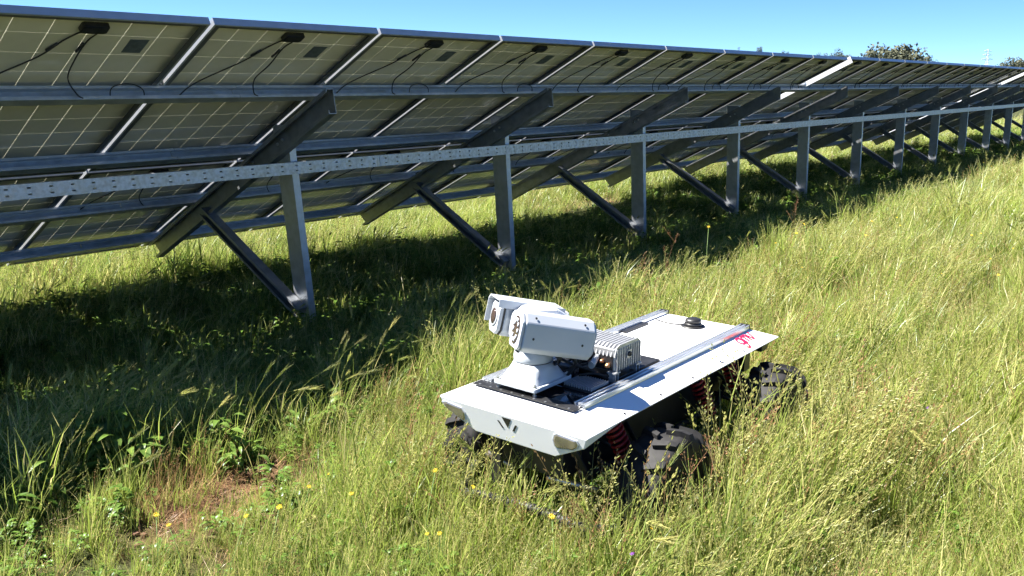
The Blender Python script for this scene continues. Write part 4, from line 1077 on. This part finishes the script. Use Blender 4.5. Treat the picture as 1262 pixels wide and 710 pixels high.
# larger barley grasses along the shadow edge
FOX = [(1.23, 2.9), (1.76, 3.12), (2.16, 3.19), (2.45, 3.16), (2.5, 3.1), (2.71, 3.2), (2.78, 3.31), (3.38, 3.21), (3.23, 3.18), (4.18, 3.31), (1.99, 3.11), (2.88, 3.18), (4.07, 3.44), (2.28, 3.05)]
for i, (x, y) in enumerate(FOX):
    rs = random.getstate(); random.seed(300 + i); v = foxtail(3, 12, (0.30, 0.46), 0.4); random.setstate(rs)
    o = link('barley_grass_clump', v.mesh('barley_grass_clump', M_GRASS)); o.location = (x, y, float(gz(x, y))); o.rotation_euler = (0, 0, U(-0.5, 0.5))
    tag(o, 'clump of barley grass with bristly nodding heads on the shadow edge', 'grass clump', 'barley grass clumps along the shadow edge')

# ---------------------------------------------------------------- far trees and the pylon
M_BARK = mat('tree_bark', (0.11, 0.08, 0.055), 0.9, 0, 0.3, 6)
def tree(name, x, y, H, W, label, col1, col2, seed, trunk=0.3, group=None):
    rnd = np.random.default_rng(seed)
    o = empty(name, (x, y, -0.25)); tag(o, label, 'tree', group)
    t = MB(); t.tube([(0, 0, -0.3), (0.1, 0, H * trunk * 0.6), (0.0, 0.1, H * trunk), (0.1, 0, H * 0.7)], [H * 0.035, H * 0.028, H * 0.022, H * 0.006], 8)
    for k in range(7):
        a = 2 * PI * k / 7 + rnd.uniform(-.3, .3); r = W * rnd.uniform(.22, .42)
        t.tube([(0, 0.05, H * trunk * rnd.uniform(.7, 1.1)), (r * .5 * math.cos(a), r * .5 * math.sin(a), H * (trunk + .12)), (r * math.cos(a), r * math.sin(a), H * rnd.uniform(.5, .8))], [H * .014, H * .010, H * .003], 6)
    t.build('trunk', M_BARK, o)
    # foliage clumps: many small leaf sprays through the crown volume
    nc = 60; ctr = []
    while len(ctr) < nc:
        p = rnd.uniform(-1, 1, 3); q = np.linalg.norm(p)
        if 0.35 < q < 1: ctr.append(p * np.array([W / 2, W / 2, H * (1 - trunk) / 2]) * rnd.uniform(.8, 1.0) + np.array([0, 0, H * (trunk + (1 - trunk) / 2)]))
    vs = []; fs = []
    for c in ctr:
        rad = W * rnd.uniform(.10, .16)
        for k in range(90):
            d = rnd.normal(0, 1, 3); d /= np.linalg.norm(d); p = c + d * rad * rnd.uniform(.3, 1) ** .6; a = rnd.normal(0, 1, 3); a /= np.linalg.norm(a); b = np.cross(a, d); b /= np.linalg.norm(b) + 1e-6
            s = W * 0.024 * rnd.uniform(.6, 1.4); i0 = len(vs); vs += [tuple(p - a * s), tuple(p + b * s * .6), tuple(p + a * s), tuple(p - b * s * .6)]; fs.append((i0, i0 + 1, i0 + 2, i0 + 3))
    me = bpy.data.meshes.new('crown'); me.from_pydata(vs, [], fs)
    m = mat(name + '_leaf', col1, 0.8, 0, 0.0, 0.6, color2=col2, transl=0.25, spec=0.1); me.materials.append(m)
    link('crown', me, o)
TREES = [(143.2, 44.5, 6.74, 10.92, 'broad olive-brown tree rising above the panels at right', (0.075, 0.085, 0.055), (0.13, 0.135, 0.09)), (178.4, 65.4, 8.05, 4.84, 'small dark tree left of the broad olive tree', (0.075, 0.1, 0.09), (0.115, 0.145, 0.125)), (183.0, 51.1, 6.56, 6.23, 'low dark bush just right of the broad olive tree', (0.075, 0.1, 0.09), (0.115, 0.145, 0.125)), (166.9, 32.5, 5.4, 7.12, 'dark round tree at the right end above the panels', (0.075, 0.085, 0.055), (0.13, 0.135, 0.09)), (207.0, 100.2, 10.51, 2.51, 'tiny treetop peeping over the panels, leftmost of its line', (0.075, 0.1, 0.09), (0.115, 0.145, 0.125)), (209.1, 95.7, 10.48, 3.14, 'pointed small treetop over the panels, second from the left of its line', (0.075, 0.1, 0.09), (0.115, 0.145, 0.125)), (216.1, 92.3, 10.24, 3.42, 'small treetop over the panels, third from the left of its line', (0.075, 0.1, 0.09), (0.115, 0.145, 0.125)), (214.5, 83.0, 9.06, 5.02, 'low treetop just left of the small dark tree', (0.075, 0.1, 0.09), (0.115, 0.145, 0.125))]  # haze is put into the bluish grey leaf colours of the farther trees
for i, (x, y, H, W, lab, c1, c2) in enumerate(TREES):
    tree('field_tree', x, y, H, W, lab, c1, c2, 40 + i, 0.18, 'trees beyond the solar field')
# lattice pylon
px, py, PH = (634.9, 139.3, 22.0)
po = empty('power_pylon', (px, py, -0.3)); tag(po, 'faint lattice power pylon standing far off above the panels at right', 'pylon')
def lat(mb, z0, z1, w0, w1, nseg):
    for i in range(nseg):
        a, b = z0 + (z1 - z0) * i / nseg, z0 + (z1 - z0) * (i + 1) / nseg; wa, wb = lerp(w0, w1, i / nseg), lerp(w0, w1, (i + 1) / nseg)
        cs = [(1, 1), (-1, 1), (-1, -1), (1, -1)]
        for k in range(4):
            c, d = cs[k], cs[(k + 1) % 4]
            mb.tube([(c[0] * wa, c[1] * wa, a), (c[0] * wb, c[1] * wb, b)], 0.085, 4, False, False); mb.tube([(c[0] * wa, c[1] * wa, a), (d[0] * wb, d[1] * wb, b)], 0.035, 4, False, False); mb.tube([(d[0] * wa, d[1] * wa, a), (c[0] * wb, c[1] * wb, b)], 0.035, 4, False, False)
M_PYL = mat('hazed_pylon_steel', (0.62, 0.66, 0.72), 0.7, 0.0)  # distance haze is put into the pale bluish steel colour
mb = MB(); lat(mb, 0, PH * 0.7, 2.2, 0.7, 9); lat(mb, PH * 0.7, PH, 0.7, 0.25, 5); mb.build('tower', M_PYL, po)
for zf, wl in ((0.72, 3.6), (0.84, 3.0), (0.95, 2.4)):
    mb = MB()
    for s in (-1, 1):
        mb.tube([(0, 0, PH * zf), (s * wl * 0.62, -s * wl * 0.78, PH * zf + 0.2)], 0.10, 4, False, False); mb.tube([(0, 0, PH * zf + 1.2), (s * wl * 0.62, -s * wl * 0.78, PH * zf + 0.2)], 0.08, 4, False, False)
    mb.build('cross_arm', M_PYL, po)
